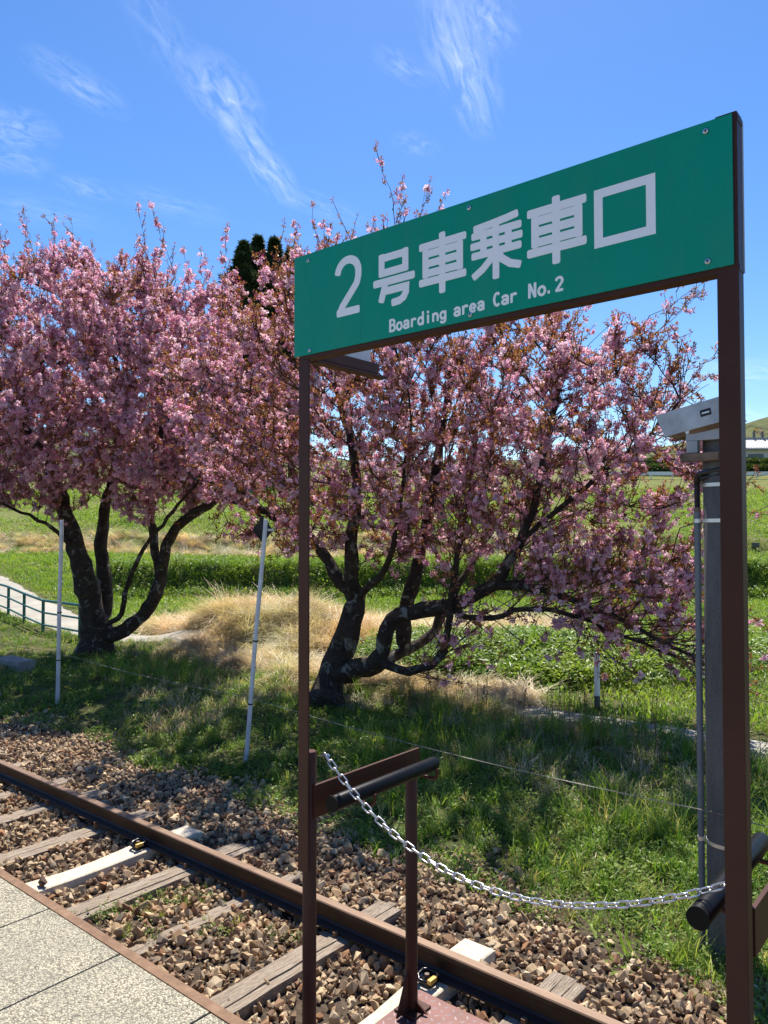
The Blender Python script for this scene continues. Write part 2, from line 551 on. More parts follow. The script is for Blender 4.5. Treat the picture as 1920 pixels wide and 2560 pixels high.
M['dry'] = m_grass('dry_blade', [(0, (0.42, 0.33, 0.21)), (0.35, (0.60, 0.50, 0.34)), (0.7, (0.74, 0.64, 0.46)), (1, (0.32, 0.23, 0.13))], 0.3)
M['weed'] = m_grass('broad_weed', [(0, (0.085, 0.16, 0.025)), (0.5, (0.15, 0.24, 0.040)), (1, (0.24, 0.33, 0.07))], 0.4)
M['dock'] = m_grass('dock_stem', [(0, (0.16, 0.09, 0.04)), (0.6, (0.22, 0.13, 0.07)), (1, (0.15, 0.16, 0.05))], 0.2)
M['yellow'] = simple('yellow_petal', (0.75, 0.52, 0.02), 0.6)
M['needle'] = m_grass('cedar_needle', [(0, (0.018, 0.036, 0.018)), (0.6, (0.034, 0.062, 0.026)), (1, (0.06, 0.09, 0.032))], 0.2)
M['hedge'] = m_grass('hedge_leaf', [(0, (0.03, 0.06, 0.014)), (0.6, (0.06, 0.10, 0.02)), (1, (0.10, 0.15, 0.03))], 0.3)
M['plaster'] = simple('house_plaster', (0.62, 0.61, 0.58), 0.8, 0, 0.06, 0.6)
M['tile'] = simple('roof_tile', (0.30, 0.31, 0.33), 0.5, 0, 0.2, 2)
M['glass'] = simple('window_glass', (0.05, 0.07, 0.09), 0.12)
M['frame'] = simple('window_frame', (0.12, 0.11, 0.10), 0.5)
M['railwhite'] = simple('guard_rail_white', (0.75, 0.75, 0.75), 0.5, 0, 0.06, 2)
M['clip'] = simple('clip_black', (0.012, 0.012, 0.014), 0.22, 0.4)
M['insul'] = simple('clip_yellow', (0.55, 0.33, 0.05), 0.5)

# ------------------------------------------------------------------ terrain
sy, cy = math.sin(YAW), math.cos(YAW)


def sstep(a, b, x):
    t = np.clip((x - a) / (b - a), 0, 1)
    return t * t * (3 - 2 * t)


def vnoise(x, y, seed=0):
    """smooth value noise for meshes"""
    x = np.asarray(x, float); y = np.asarray(y, float)
    xi, yi = np.floor(x).astype(np.int64), np.floor(y).astype(np.int64)
    fx, fy = x - xi, y - yi
    fx, fy = fx * fx * (3 - 2 * fx), fy * fy * (3 - 2 * fy)
    def h(a, b):
        n = (a * 374761393 + b * 668265263 + seed * 1442695041) & 0x7fffffff
        n = ((n ^ (n >> 13)) * 1274126177) & 0x7fffffff
        return ((n ^ (n >> 16)) & 0xffff) / 65535.0
    return (h(xi, yi) * (1 - fx) + h(xi + 1, yi) * fx) * (1 - fy) + (h(xi, yi + 1) * (1 - fx) + h(xi + 1, yi + 1) * fx) * fy


def dl(x, y):
    return x * sy + y * cy, x * cy - y * sy          # depth along the view, lateral to the right


PROF_A = ([-500, 18, 24, 27.5, 28.2, 35, 36.6, 37.5, 42, 55, 75, 90, 130, 700], [0, 0, .05, .1, 1.22, 1.32, 1.45, 2.15, 3.0, 4.8, 8.0, 9.9, 10.4, 14])
PROF_B = ([-500, 19, 24, 30, 35, 37.5, 42, 55, 75, 90, 130, 700], [0, 0, .35, 1.25, 1.4, 2.15, 3.0, 4.8, 8.0, 9.9, 10.4, 14])


def ground_z(x, y):
    x = np.asarray(x, float); y = np.asarray(y, float)
    d, l = dl(x, y)
    w = sstep(0.33, 0.42, -l / np.maximum(d, 1))
    field = np.interp(d, *PROF_A) * (1 - w) + np.interp(d, *PROF_B) * w
    field = field + 0.10 * (vnoise(x * .6, y * .6, 3) - .5) + 0.35 * (vnoise(x * .16, y * .16, 5) - .5) * sstep(22, 40, d)
    # heap of flattened dry grass and mound of weeds beyond the path
    field = field + 0.68 * np.exp(-((d - 16.7) / 1.3) ** 2 - ((l + 2.7) / 2.0) ** 2)
    field = field + 0.30 * (vnoise(x * 1.1, y * 1.1, 33) - .4) * np.exp(-((d - 16.7) / 1.5) ** 2 - ((l + 2.7) / 2.6) ** 2) * sstep(10.0, 10.6, y)
    field = field + 0.30 * np.exp(-((d - 14.2) / 1.8) ** 2 - ((l - 2.6) / 2.4) ** 2)
    track = np.interp(y, [-50, 1.0, 4.25, 4.95, 5.6, 9], [-.06, -.06, -.06, -.09, -.02, 0])
    k = sstep(5.2, 8.5, y)
    return track * (1 - k) + field * k + 0.03 * (vnoise(x * 2.3, y * 2.3, 9) - .5) * sstep(4.9, 5.4, y)


def at_ground(px, py, zoff=0.0):
    d = ray(px, py); t = np.linspace(2, 120, 6000)
    P = CAM[None] + d[None] * t[:, None]
    below = P[:, 2] - ground_z(P[:, 0], P[:, 1]) - zoff < 0
    i = int(np.argmax(below)) if below.any() else len(t) - 1
    return P[i]


def m_ground():
    t = NT('ground_soil'); p = t.pos()
    sep = t.n('ShaderNodeSeparateXYZ'); t.l(p, sep.inputs[0])
    yb = t.math('ADD', sep.outputs[1], t.math('MULTIPLY', t.noise(p, 1.6, 4), 0.7))
    kb = t.ramp(t.math('SUBTRACT', yb, 4.85), [(0.30, 0), (0.62, 1)])
    n1 = t.noise(p, 1.1, 6, 0.65); n2 = t.noise(p, 14, 5, 0.7); n3 = t.noise(p, 0.35, 4)
    gr = t.ramp(n1, [(0.3, (0.040, 0.050, 0.015)), (0.5, (0.075, 0.080, 0.028)), (0.66, (0.13, 0.115, 0.06)), (0.78, (0.34, 0.29, 0.18))])
    gr = t.mix(0.8, gr, t.ramp(n2, [(0.3, 0.45), (0.7, 1.45)]), 'MULTIPLY')
    # warmer, drier turf higher up the terraces
    kz = t.ramp(t.math('MULTIPLY', sep.outputs[2], 0.1), [(0.02, 0.0), (0.16, 0.55)])
    gr = t.mix(kz, gr, t.ramp(n3, [(0.35, (0.15, 0.19, 0.035)), (0.65, (0.24, 0.235, 0.085))]))
    st = t.ramp(n2, [(0.3, (0.035, 0.025, 0.018)), (0.7, (0.12, 0.09, 0.065))])
    cc = t.mix(kb, st, gr)
    return t.bsdf(cc, 0.95, 0, t.bump(t.math('ADD', n2, n1), 0.6, 0.08), 0.1)


M['ground'] = m_ground()


def build_ground():
    xs = np.concatenate([np.linspace(-900, -70, 22)[:-1], np.linspace(-70, -24, 60)[:-1], np.linspace(-24, 4, 140)[:-1], np.linspace(4, 40, 40)[:-1], np.linspace(40, 700, 18)])
    ys = np.concatenate([np.linspace(-300, -6, 12)[:-1], np.linspace(-6, 4, 14)[:-1], np.linspace(4, 22, 120)[:-1], np.linspace(22, 45, 110)[:-1], np.linspace(45, 90, 60)[:-1], np.linspace(90, 900, 26)])
    X, Y = np.meshgrid(xs, ys)
    Z = ground_z(X, Y)
    n, m = X.shape
    v = np.stack([X, Y, Z], -1).reshape(-1, 3)
    idx = np.arange(n * m).reshape(n, m)
    f = np.stack([idx[:-1, :-1], idx[:-1, 1:], idx[1:, 1:], idx[1:, :-1]], -1).reshape(-1, 4)
    b = MB(); b.v = [tuple(p) for p in v.tolist()]; b.f = [tuple(q) for q in f.tolist()]
    o = b.build('ground', M['ground'], smooth=True)
    tag(o, kind='structure')


build_ground()


# ------------------------------------------------------------------ scattering (geometry nodes, for stuff only)
def scatter(name, P, rot, scl, protos, idx=None, parent=None, label=None, cat=None):
    P = np.asarray(P, float); n = len(P)
    off = np.zeros(3)
    if parent is not None:
        p = parent
        while p is not None:
            off += np.array(p.location); p = p.parent
    me = bpy.data.meshes.new(name)
    me.vertices.add(n)
    me.vertices.foreach_set('co', (P - off).astype(np.float32).ravel())
    a = me.attributes.new('rot', 'FLOAT_VECTOR', 'POINT'); a.data.foreach_set('vector', np.asarray(rot, np.float32).ravel())
    s3 = np.asarray(scl, np.float32)
    if s3.ndim == 1: s3 = np.repeat(s3[:, None], 3, 1)
    a = me.attributes.new('scl', 'FLOAT_VECTOR', 'POINT'); a.data.foreach_set('vector', s3.ravel())
    if idx is None: idx = rng.randint(0, len(protos), n)
    a = me.attributes.new('idx', 'INT', 'POINT'); a.data.foreach_set('value', np.asarray(idx, np.int32))
    me.update()
    o = bpy.data.objects.new(name, me)
    COL.objects.link(o)
    if parent is not None: o.parent = parent
    o['kind'] = 'stuff'
    if label: o['label'] = label
    if cat: o['category'] = cat
    ng = bpy.data.node_groups.new(name + '_scatter', 'GeometryNodeTree')
    ng.interface.new_socket('Geometry', in_out='INPUT', socket_type='NodeSocketGeometry')
    ng.interface.new_socket('Geometry', in_out='OUTPUT', socket_type='NodeSocketGeometry')
    N, L = ng.nodes.new, ng.links.new
    gi, go = N('NodeGroupInput'), N('NodeGroupOutput')
    m2p = N('GeometryNodeMeshToPoints')
    L(gi.outputs[0], m2p.inputs['Mesh'])
    iop = N('GeometryNodeInstanceOnPoints')
    L(m2p.outputs[0], iop.inputs['Points'])
    jn = N('GeometryNodeJoinGeometry')
    for pr in protos:
        oi = N('GeometryNodeObjectInfo'); oi.inputs['Object'].default_value = pr; oi.inputs['As Instance'].default_value = True
        L(oi.outputs['Geometry'], jn.inputs[0])
    L(jn.outputs[0], iop.inputs['Instance'])
    iop.inputs['Pick Instance'].default_value = True
    def attr(nm, typ):
        nd = N('GeometryNodeInputNamedAttribute'); nd.data_type = typ; nd.inputs['Name'].default_value = nm
        return nd.outputs['Attribute']
    e2r = N('FunctionNodeEulerToRotation')
    L(attr('rot', 'FLOAT_VECTOR'), e2r.inputs[0]); L(e2r.outputs[0], iop.inputs['Rotation'])
    L(attr('scl', 'FLOAT_VECTOR'), iop.inputs['Scale'])
    L(attr('idx', 'INT'), iop.inputs['Instance Index'])
    L(iop.outputs[0], go.inputs[0])
    md = o.modifiers.new('scatter', 'NODES'); md.node_group = ng
    return o


def proto(name, b, mats, mi=None, smooth=False):
    """a shape that is only ever scattered"""
    me = bpy.data.meshes.new(name)
    me.from_pydata(b.v, [], b.f)
    for m in mats: me.materials.append(m)
    if mi is not None: me.polygons.foreach_set('material_index', mi)
    if smooth: me.polygons.foreach_set('use_smooth', [True] * len(me.polygons))
    me.update()
    return bpy.data.objects.new(name, me)


def blade(b, x, y, h, w, bend, az, segs=3, droop=1.0):
    ca, sa = math.cos(az), math.sin(az)
    vs = []
    for i in range(segs):
        t = i / segs
        r = bend * t ** 2; z = h * (t - 0.35 * droop * bend / max(h, .01) * t * t)
        ww = w * (1 - t * 0.75) / 2
        cx, cyy = x + ca * r, y + sa * r
        vs += [(cx - sa * ww, cyy + ca * ww, z), (cx + sa * ww, cyy - ca * ww, z)]
    vs.append((x + ca * bend, y + sa * bend, h * (1 - 0.35 * droop * bend / max(h, .01))))
    fs = [(2 * i, 2 * i + 1, 2 * i + 3, 2 * i + 2) for i in range(segs - 1)] + [(2 * segs - 2, 2 * segs - 1, 2 * segs)]
    b.add(vs, fs)


def leaf_quad(b, c, d, n, ln, wd, cup=0.15):
    """one leaf: a folded diamond, base at c, pointing along d"""
    c = np.array(c, float); d = np.array(d, float); d /= np.linalg.norm(d)
    n = np.array(n, float); n -= d * (n @ d); n /= np.linalg.norm(n) + 1e-9
    s = np.cross(d, n)
    mid = c + d * ln * 0.5
    b.add([c, mid + s * wd / 2 + n * cup * wd, c + d * ln, mid - s * wd / 2 + n * cup * wd, mid - n * cup * wd * .3], [(0, 1, 4), (1, 2, 4), (2, 3, 4), (3, 0, 4)])


def rv(r):
    v = r.normal(size=3); return v / np.linalg.norm(v)


def make_protos():
    r = np.random.RandomState(11)
    P = {}
    P['grass'] = []
    for k in range(5):
        b = MB()
        for i in range(16):
            a = r.uniform(0, 6.28); q = r.uniform(0, .07)
            h = r.uniform(.04, .14)
            blade(b, q * math.cos(a), q * math.sin(a), h, r.uniform(.004, .010), h * r.uniform(.2, .9), r.uniform(0, 6.28))
        P['grass'].append(proto('grass_clump', b, [M['grass']]))
    P['tallgrass'] = []
    for k in range(4):
        b = MB()
        for i in range(18):
            a = r.uniform(0, 6.28); q = r.uniform(0, .09)
            h = r.uniform(.22, .48)
            blade(b, q * math.cos(a), q * math.sin(a), h, r.uniform(.006, .012), h * r.uniform(.2, .7), r.uniform(0, 6.28), 4)
        P['tallgrass'].append(proto('tall_grass_clump', b, [M['grass']]))
    P['lawn'] = []
    for k in range(4):
        b = MB()
        for i in range(26):
            a = r.uniform(0, 6.28); q = .28 * math.sqrt(r.uniform())
            h = r.uniform(.05, .13)
            blade(b, q * math.cos(a), q * math.sin(a), h, r.uniform(.010, .02), h * r.uniform(.3, 1.0), r.uniform(0, 6.28), 2)
        P['lawn'].append(proto('lawn_clump', b, [M['lawn']]))
    P['dry'] = []
    for k in range(5):
        b = MB()
        az0 = r.uniform(0, 6.28)
        for i in range(64):
            a = r.uniform(0, 6.28); q = r.uniform(0, .18)
            h = r.uniform(.14, .40)
            blade(b, q * math.cos(a), q * math.sin(a), h, r.uniform(.005, .011), h * r.uniform(.7, 1.9), az0 + r.normal(0, .55), 6, 1.5)
        P['dry'].append(proto('dry_grass_clump', b, [M['dry']]))
    P['dryshort'] = []
    for k in range(3):
        b = MB()
        for i in range(14):
            a = r.uniform(0, 6.28); q = r.uniform(0, .1)
            h = r.uniform(.08, .28)
            blade(b, q * math.cos(a), q * math.sin(a), h, r.uniform(.004, .009), h * r.uniform(.3, 1.1), r.uniform(0, 6.28), 3)
        P['dryshort'].append(proto('dry_tuft', b, [M['dry']]))
    P['weed'] = []
    for k in range(5):
        b = MB()
        for i in range(26):
            a = r.uniform(0, 6.28); q = r.uniform(0, .12); z = r.uniform(.005, .075)
            d = np.array([math.cos(a), math.sin(a), r.uniform(-.2, .7)])
            leaf_quad(b, (q * math.cos(a), q * math.sin(a), z), d, (0, 0, 1), r.uniform(.018, .042), r.uniform(.010, .022))
        P['weed'].append(proto('broad_weed_clump', b, [M['weed']]))
    P['bigweed'] = []
    for k in range(5):
        b = MB()
        for i in range(40):
            a = r.uniform(0, 6.28); q = .22 * math.sqrt(r.uniform()); z = r.uniform(.02, .34) * (1 - q * 1.6)
            d = np.array([math.cos(a + r.normal(0, .8)), math.sin(a + r.normal(0, .8)), r.uniform(-.3, .8)])
            leaf_quad(b, (q * math.cos(a), q * math.sin(a), z), d, (0, 0, 1), r.uniform(.05, .11), r.uniform(.025, .05))
        P['bigweed'].append(proto('mugwort_clump', b, [M['weed']]))
    P['dock'] = []
    for k in range(3):
        b = MB(); h = r.uniform(.5, .85); lean = r.normal(0, .05, 2)
        b.tube([(0, 0, 0), (lean[0] * .5, lean[1] * .5, h * .5), (lean[0], lean[1], h)], [.004, .003, .0015], 4, False)
        for i in range(26):
            z = h * r.uniform(.45, 1); a = r.uniform(0, 6.28); q = .02
            leaf_quad(b, (lean[0] * z / h, lean[1] * z / h, z), (math.cos(a), math.sin(a), .9), (0, 0, 1), r.uniform(.02, .045), .012)
        P['dock'].append(proto('dock_stalk', b, [M['dock']]))
    P['flower'] = []
    b = MB(); b.tube([(0, 0, 0), (.01, 0, .12), (.015, .005, .22)], .002, 4, False); nf = len(b.f)
    for i in range(10):
        a = i * .628
        leaf_quad(b, (.015, .005, .22), (math.cos(a), math.sin(a), .35), (0, 0, 1), .022, .012)
    P['flower'].append(proto('yellow_flower', b, [M['weed'], M['yellow']], [0] * nf + [1] * (len(b.f) - nf)))
    # ballast stones
    P['stone'] = []
    for k in range(10):
        bm = bmesh.new()
        bmesh.ops.create_icosphere(bm, subdivisions=2 if k < 0 else 1, radius=1)
        pts = [rv(r) * r.uniform(.75, 1.05) for _ in range(13)]
        bm.free(); bm = bmesh.new()
        for p in pts: bm.verts.new(p)
        ch = bmesh.ops.convex_hull(bm, input=bm.verts[:])
        loose = [v for v in bm.verts if not v.link_faces]
        bmesh.ops.delete(bm, geom=loose, context='VERTS')
        sc = np.array([r.uniform(.8, 1.3), r.uniform(.75, 1.1), r.uniform(.5, .85)])
        bm.verts.ensure_lookup_table(); bm.verts.index_update()
        b = MB(); b.add([np.array(v.co) * sc for v in bm.verts], [[v.index for v in f.verts] for f in bm.faces])
        bm.free()
        P['stone'].append(proto('stone', b, [M['stone']]))
    # blossoms: pompoms of many petals, in hanging bunches with a few bronze leaves
    P['blossom'] = []
    for k in range(8):
        b = MB(); mi = []
        nb = r.randint(2, 5)
        for j in range(nb):
            c = rv(r) * r.uniform(.025, .055) * np.array([1, 1, .9]); c[2] -= .025
            rad = r.uniform(.021, .030)
            for i in range(13):
                d = rv(r)
                q = c + d * rad * r.uniform(.15, .55)
                n = d + rv(r) * .8
                tng = np.cross(d, rv(r)) + d * .55
                leaf_quad(b, q, tng, n, rad * 1.15, rad * 1.15, .22)
                mi += [0] * 4
        for j in range(r.randint(0, 3)):
            d = rv(r); c = d * .05
            leaf_quad(b, c * .6, d + np.array([0, 0, -.5]), rv(r), .022, .014, .35); mi += [1] * 4
        for j in range(r.randint(1, 4)):
            d = rv(r) + np.array([0, 0, .5])
            leaf_quad(b, d * .012, d, rv(r), r.uniform(.04, .065), r.uniform(.015, .024), .2); mi += [2] * 4
        P['blossom'].append(proto('blossom_bunch', b, [M['petal'], M['bud'], M['bronze']], mi))
    P['leaf'] = []
    for k in range(5):
        b = MB()
        for j in range(r.randint(4, 8)):
            d = rv(r) + np.array([0, 0, .55])
            leaf_quad(b, rv(r) * .01, d, rv(r), r.uniform(.035, .07), r.uniform(.014, .024), .2)
        P['leaf'].append(proto('bronze_leaf_tuft', b, [M['bronze']]))
    P['budtip'] = []
    for k in range(3):
        b = MB(); mi = []
        for j in range(5):
            d = rv(r) + np.array([0, 0, -.3])
            leaf_quad(b, d * .015, d, rv(r), .028, .016, .4); mi += [0] * 4
        for j in range(3):
            d = rv(r) + np.array([0, 0, .6])
            leaf_quad(b, d * .01, d, rv(r), .045, .016, .2); mi += [1] * 4
        P['budtip'].append(proto('bud_tuft', b, [M['bud'], M['bronze']], mi))
    P['needle'] = []
    for k in range(4):
        b = MB()
        for j in range(26):
            d = rv(r) * np.array([1, 1, .7]) + np.array([0, 0, .15])
            leaf_quad(b, d * .12, d, rv(r), r.uniform(.3, .6), r.uniform(.07, .14), .2)
        P['needle'].append(proto('needle_spray', b, [M['needle']]))
    P['hedge'] = []
    for k in range(3):
        b = MB()
        for j in range(30):
            d = rv(r)
            leaf_quad(b, d * .12, d, rv(r), r.uniform(.06, .14), r.uniform(.04, .08), .2)
        P['hedge'].append(proto('hedge_tuft', b, [M['hedge']]))
    return P


PR = make_protos()


def zrot(n, tilt=0.25):
    return np.stack([rng.normal(0, tilt, n), rng.normal(0, tilt, n), rng.uniform(0, 6.283, n)], 1)


def field_points(n, d0, d1, lmargin=1.5, power=1.0):
    """random points on the ground between two view depths, a little wider than the frame"""
    d = d0 + (d1 - d0) * rng.uniform(0, 1, n) ** power
    l = rng.uniform(-1, 1, n) * (0.52 * d + lmargin)
    x = d * sy + l * cy; y = d * cy - l * sy
    return x, y, d, l


# ------------------------------------------------------------------ platform
def build_platform():
    pl = empty('platform', (-3.0, 0.0, 0.0), 'low station platform of pale exposed aggregate slabs with a rusty steel edge', 'platform')
    MB().box(-14, 1.6, -4.0, 1.60, -0.3, 0.80).build('platform_body', M['pwall'], pl)
    MB().box(-14, 1.6, -4.0, 0.02, 0.80, 0.848).build('inner_paving', M['agg'], pl)
    MB().box(-14, 1.6, 0.02, 1.60, 0.802, 0.815).build('joint_bed', M['joint'], pl)
    b = MB(); b.prism([(1.622, 0.70), (1.670, 0.70), (1.670, 0.842), (1.662, 0.850), (1.622, 0.850)], 0, -14, 1.6)
    b.build('steel_edge', M['edge'], pl)
    i = 0
    x = -2.10 + 0.55 * 4
    edges = [-2.10 + 0.55 * k for k in range(-12, 6)]
    for a, c in zip(edges[:-1], edges[1:]):
        dz = rng.uniform(-.0015, .0015)
        MB().box(a + .004, c - .004, 0.03, 1.618, 0.815, 0.850 + dz, 0.004).build('slab', M['agg'], pl)


build_platform()

# ------------------------------------------------------------------ track
TC = 2.92                       # centre of the track
RAIL_PROFILE = [(-.061, .012), (.061, .012), (.061, .020), (.020, .034), (.0075, .046), (.0075, .104), (.030, .117), (.0325, .122), (.0325, .144),
                (.026, .150), (-.026, .150), (-.0325, .144), (-.0325, .122), (-.030, .117), (-.0075, .104), (-.0075, .046), (-.020, .034), (-.061, .020)]


def build_rails():
    for k, (yc, lab) in enumerate(((TC + .566, 'rusty brown steel rail running past the boarding sign'),
                                   (TC - .566, 'rusty brown steel rail hidden close under the platform edge'))):
        b = MB()
        b.prism([(yc + a, z) for a, z in RAIL_PROFILE], 0, -60, 8)
        o = b.build('rail', [M['rail'], M['railtop']])
        for p in o.data.polygons:
            if p.normal.z > .5 and p.center.z > .14: p.material_index = 1
        tag(o, lab, 'rail', 'rails of the track')


build_rails()


def build_sleepers():
    wood = [-1.93, -3.22, -4.07, -4.72, -5.97, -6.80, -7.40, -8.20, -8.85, -9.55, -10.3, -11.0]
    labels = {-1.93: 'weathered wooden sleeper end nearest the right signpost', -3.22: 'wide brown wooden sleeper behind the left signpost',
              -4.07: 'half buried wooden sleeper showing one narrow strip', -4.72: 'split grey wooden sleeper beside the white sleeper with a dark stone',
              -5.97: 'brown wooden sleeper next up the track from the white sleeper with the stone',
              -6.80: 'wooden sleeper second up the track from the white sleeper with the stone', -7.40: 'wooden sleeper at the left edge just inside the rail',
              -8.20: 'wooden sleeper whose end shows beyond the rail at the left edge', -8.85: 'wooden sleeper mostly buried in ballast beyond the left edge'}
    for k, x in enumerate(wood):
        w = 0.10 if x != -4.07 else 0.055
        r = np.random.RandomState(40 + k)
        root = empty('wooden_sleeper', (x, TC, 0), labels.get(x, 'weathered wooden sleeper farther up the track'), 'sleeper', 'wooden sleepers')
        n = 12
        ys = np.linspace(TC - 1.05, TC + 1.03, n)
        ang = r.normal(0, .008)
        strips = [(-w, -w * .28), (-w * .26, w * .36), (w * .38, w)] if x in (-4.72, -3.22, -1.93) else [(-w, w * .1), (w * .12, w)]
        for s, (a, c) in enumerate(strips):
            b = MB(); vs = []
            e0, e1 = r.uniform(-.02, .03), r.uniform(-.03, .02)
            z0 = (.002 if x in (-1.93, -3.22, -4.72) else -.022) + r.uniform(-.012, .006)
            for i, y in enumerate(ys):
                yy = y + (e0 if i == 0 else e1 if i == n - 1 else 0)
                j1, j2, jz = r.normal(0, .003, 3)
                sk = (y - TC) * ang
                vs += [(x + a + j1 + sk, yy, -.12), (x + a + j1 + sk, yy, z0 + jz * .6), (x + c + j2 + sk, yy, z0 - jz * .5), (x + c + j2 + sk, yy, -.12)]
            fs = [(0, 1, 2, 3), tuple(4 * (n - 1) + q for q in (3, 2, 1, 0))]
            for i in range(n - 1):
                for q in range(4):
                    p, p2 = 4 * i + q, 4 * i + (q + 1) % 4
                    fs.append((p, p + 4, p2 + 4, p2))
            b.add(vs, fs).build('timber', M['wood'], root)
        # spikes that hold the rail
        for yy in (TC + .566 - .075, TC + .566 + .075):
            MB().box(x - .012, x + .012, yy - .014, yy + .014, -.02, .034, .003).build('rail_spike', M['edge'], root)
    plab = {-2.50: 'white concrete sleeper under the checker plate deck', -5.28: 'white concrete sleeper with a dark stone resting on it'}
    for k, x in enumerate((-2.50, -5.28)):
        root = empty('concrete_sleeper', (x, TC, 0), plab[x], 'sleeper', 'white concrete sleepers')
        b = MB(); vs = []
        ys = [TC - 1.0, TC - .97, TC - .72, TC - .45, TC - .12, TC + .12, TC + .45, TC + .72, TC + .97, TC + 1.0]
        ws = [.100, .105, .105, .100, .085, .085, .100, .105, .105, .100]
        zs = [-.01, .008, .010, .008, -.006, -.006, .008, .010, .008, -.01]
        for y, w, z in zip(ys, ws, zs):
            vs += [(x - w - .02, y, -.14), (x - w, y, z - .006), (x - w + .008, y, z), (x + w - .008, y, z), (x + w, y, z - .006), (x + w + .02, y, -.14)]
        n = len(ys); fs = [tuple(range(6)), tuple(6 * (n - 1) + q for q in range(5, -1, -1))]
        for i in range(n - 1):
            for q in range(6):
                p, p2 = 6 * i + q, 6 * i + (q + 1) % 6
                fs.append((p, p + 6, p2 + 6, p2))
        b.add(vs, fs).build('concrete_beam', M['pc'], root)
        for sgn in (-1, 1):
            yc = TC + .566 + sgn * .115
            cl = MB().tube([(x - .045, yc + sgn * .02, .05), (x - .05, yc - sgn * .03, .055), (x - .03, yc - sgn * .055, .052), (x + .03, yc - sgn * .055, .052),
                            (x + .05, yc - sgn * .03, .055), (x + .045, yc + sgn * .02, .05), (x + .02, yc + sgn * .045, .04), (x - .02, yc + sgn * .045, .04),
                            (x - .045, yc + sgn * .02, .05)], .011, 8, False).build('rail_clip', M['clip'], root, True)
            MB().box(x - .04, x + .04, yc - .03, yc + .05, .008, .034, .006).build('clip_base', M['clip'], cl)
            MB().box(x + .035, x + .062, yc - .05, yc + .01, .040, .064, .006).build('insulator', M['insul'], cl)
            MB().tube([(x, yc, .03), (x, yc, .062)], .014, 6).build('clip_bolt', M['ruststeel'], cl)


build_sleepers()


def build_ballast():
    def inside_sleeper(x, y):
        k = np.zeros(len(x), bool)
        for sx, w in [(-1.93, .1), (-3.22, .1), (-4.72, .085), (-5.97, .09), (-2.5, .10), (-5.28, .10), (-6.80, .07), (-7.40, .06), (-8.20, .05), (-4.07, .02)]:
            wv = w + .015 - (0.0 if sx in (-2.5, -5.28) else (.11 if sx in (-1.93, -3.22) else .22) * np.clip(vnoise(y * 4 + sx * 7, y * 0 + sx, 77) - .40, 0, 1))
            k |= (np.abs(x - sx) < wv) & (np.abs(y - TC) < 1.0)
        return k
    n = 34000
    x = -13.5 + 14.0 * rng.uniform(0, 1, n) ** 0.85; x = -0.2 - (13.3 * rng.uniform(0, 1, n) ** 1.25)
    y = 1.72 + rng.uniform(0, 1, n) * 3.55
    edge = 4.95 - .42 * sstep(-3.6, -1.5, x) + .28 * (vnoise(x * 1.5, x * 0 + 4, 8) - .5) * 2
    keep = (y < edge) | (rng.uniform(0, 1, n) < np.exp(-(y - edge) * 14))
    keep &= ~(inside_sleeper(x, y) & (rng.uniform(0, 1, n) < np.where(np.minimum(np.abs(x + 2.5), np.abs(x + 5.28)) < .14, .992, .955)))
    x, y = x[keep], y[keep]; n = len(x)
    s = np.clip(rng.lognormal(math.log(.0245), .34, n), .011, .048)
    z = ground_z(x, y) + rng.uniform(-.2, 1.0, n) * .030 + s * .15
    near = np.abs(y - (TC + .566)) < .09
    z = np.where(near, np.minimum(z, -.045), z)
    near = np.abs(y - (TC - .566)) < .09
    z = np.where(near, np.minimum(z, -.045), z)
    rot = rng.uniform(0, 6.283, (n, 3)); rot[:, :2] *= .25
    scatter('ballast', np.stack([x, y, z], 1), rot, s, PR['stone'], label='brown and tan crushed stone ballast around the rail', cat='ballast')


build_ballast()

# a dark stone left on the white sleeper
b = MB(); me0 = PR['stone'][2].data
q = np.array([-5.24, 2.60, 0.038])
b.add([np.array(v.co) * .050 + q for v in me0.vertices], [list(p.vertices) for p in me0.polygons])
def m_darkstone():
    t = NT('dark_stone'); c = t.coord(); n = t.noise(c, 40, 5)
    return t.bsdf(t.ramp(n, [(0.3, (0.06, 0.038, 0.028)), (0.7, (0.15, 0.1, 0.075))]), 0.85, 0, t.bump(n, .5, .005), .2)
tag(b.build('stone', m_darkstone()), 'dark brown stone lying on the white sleeper by the platform', 'stone')


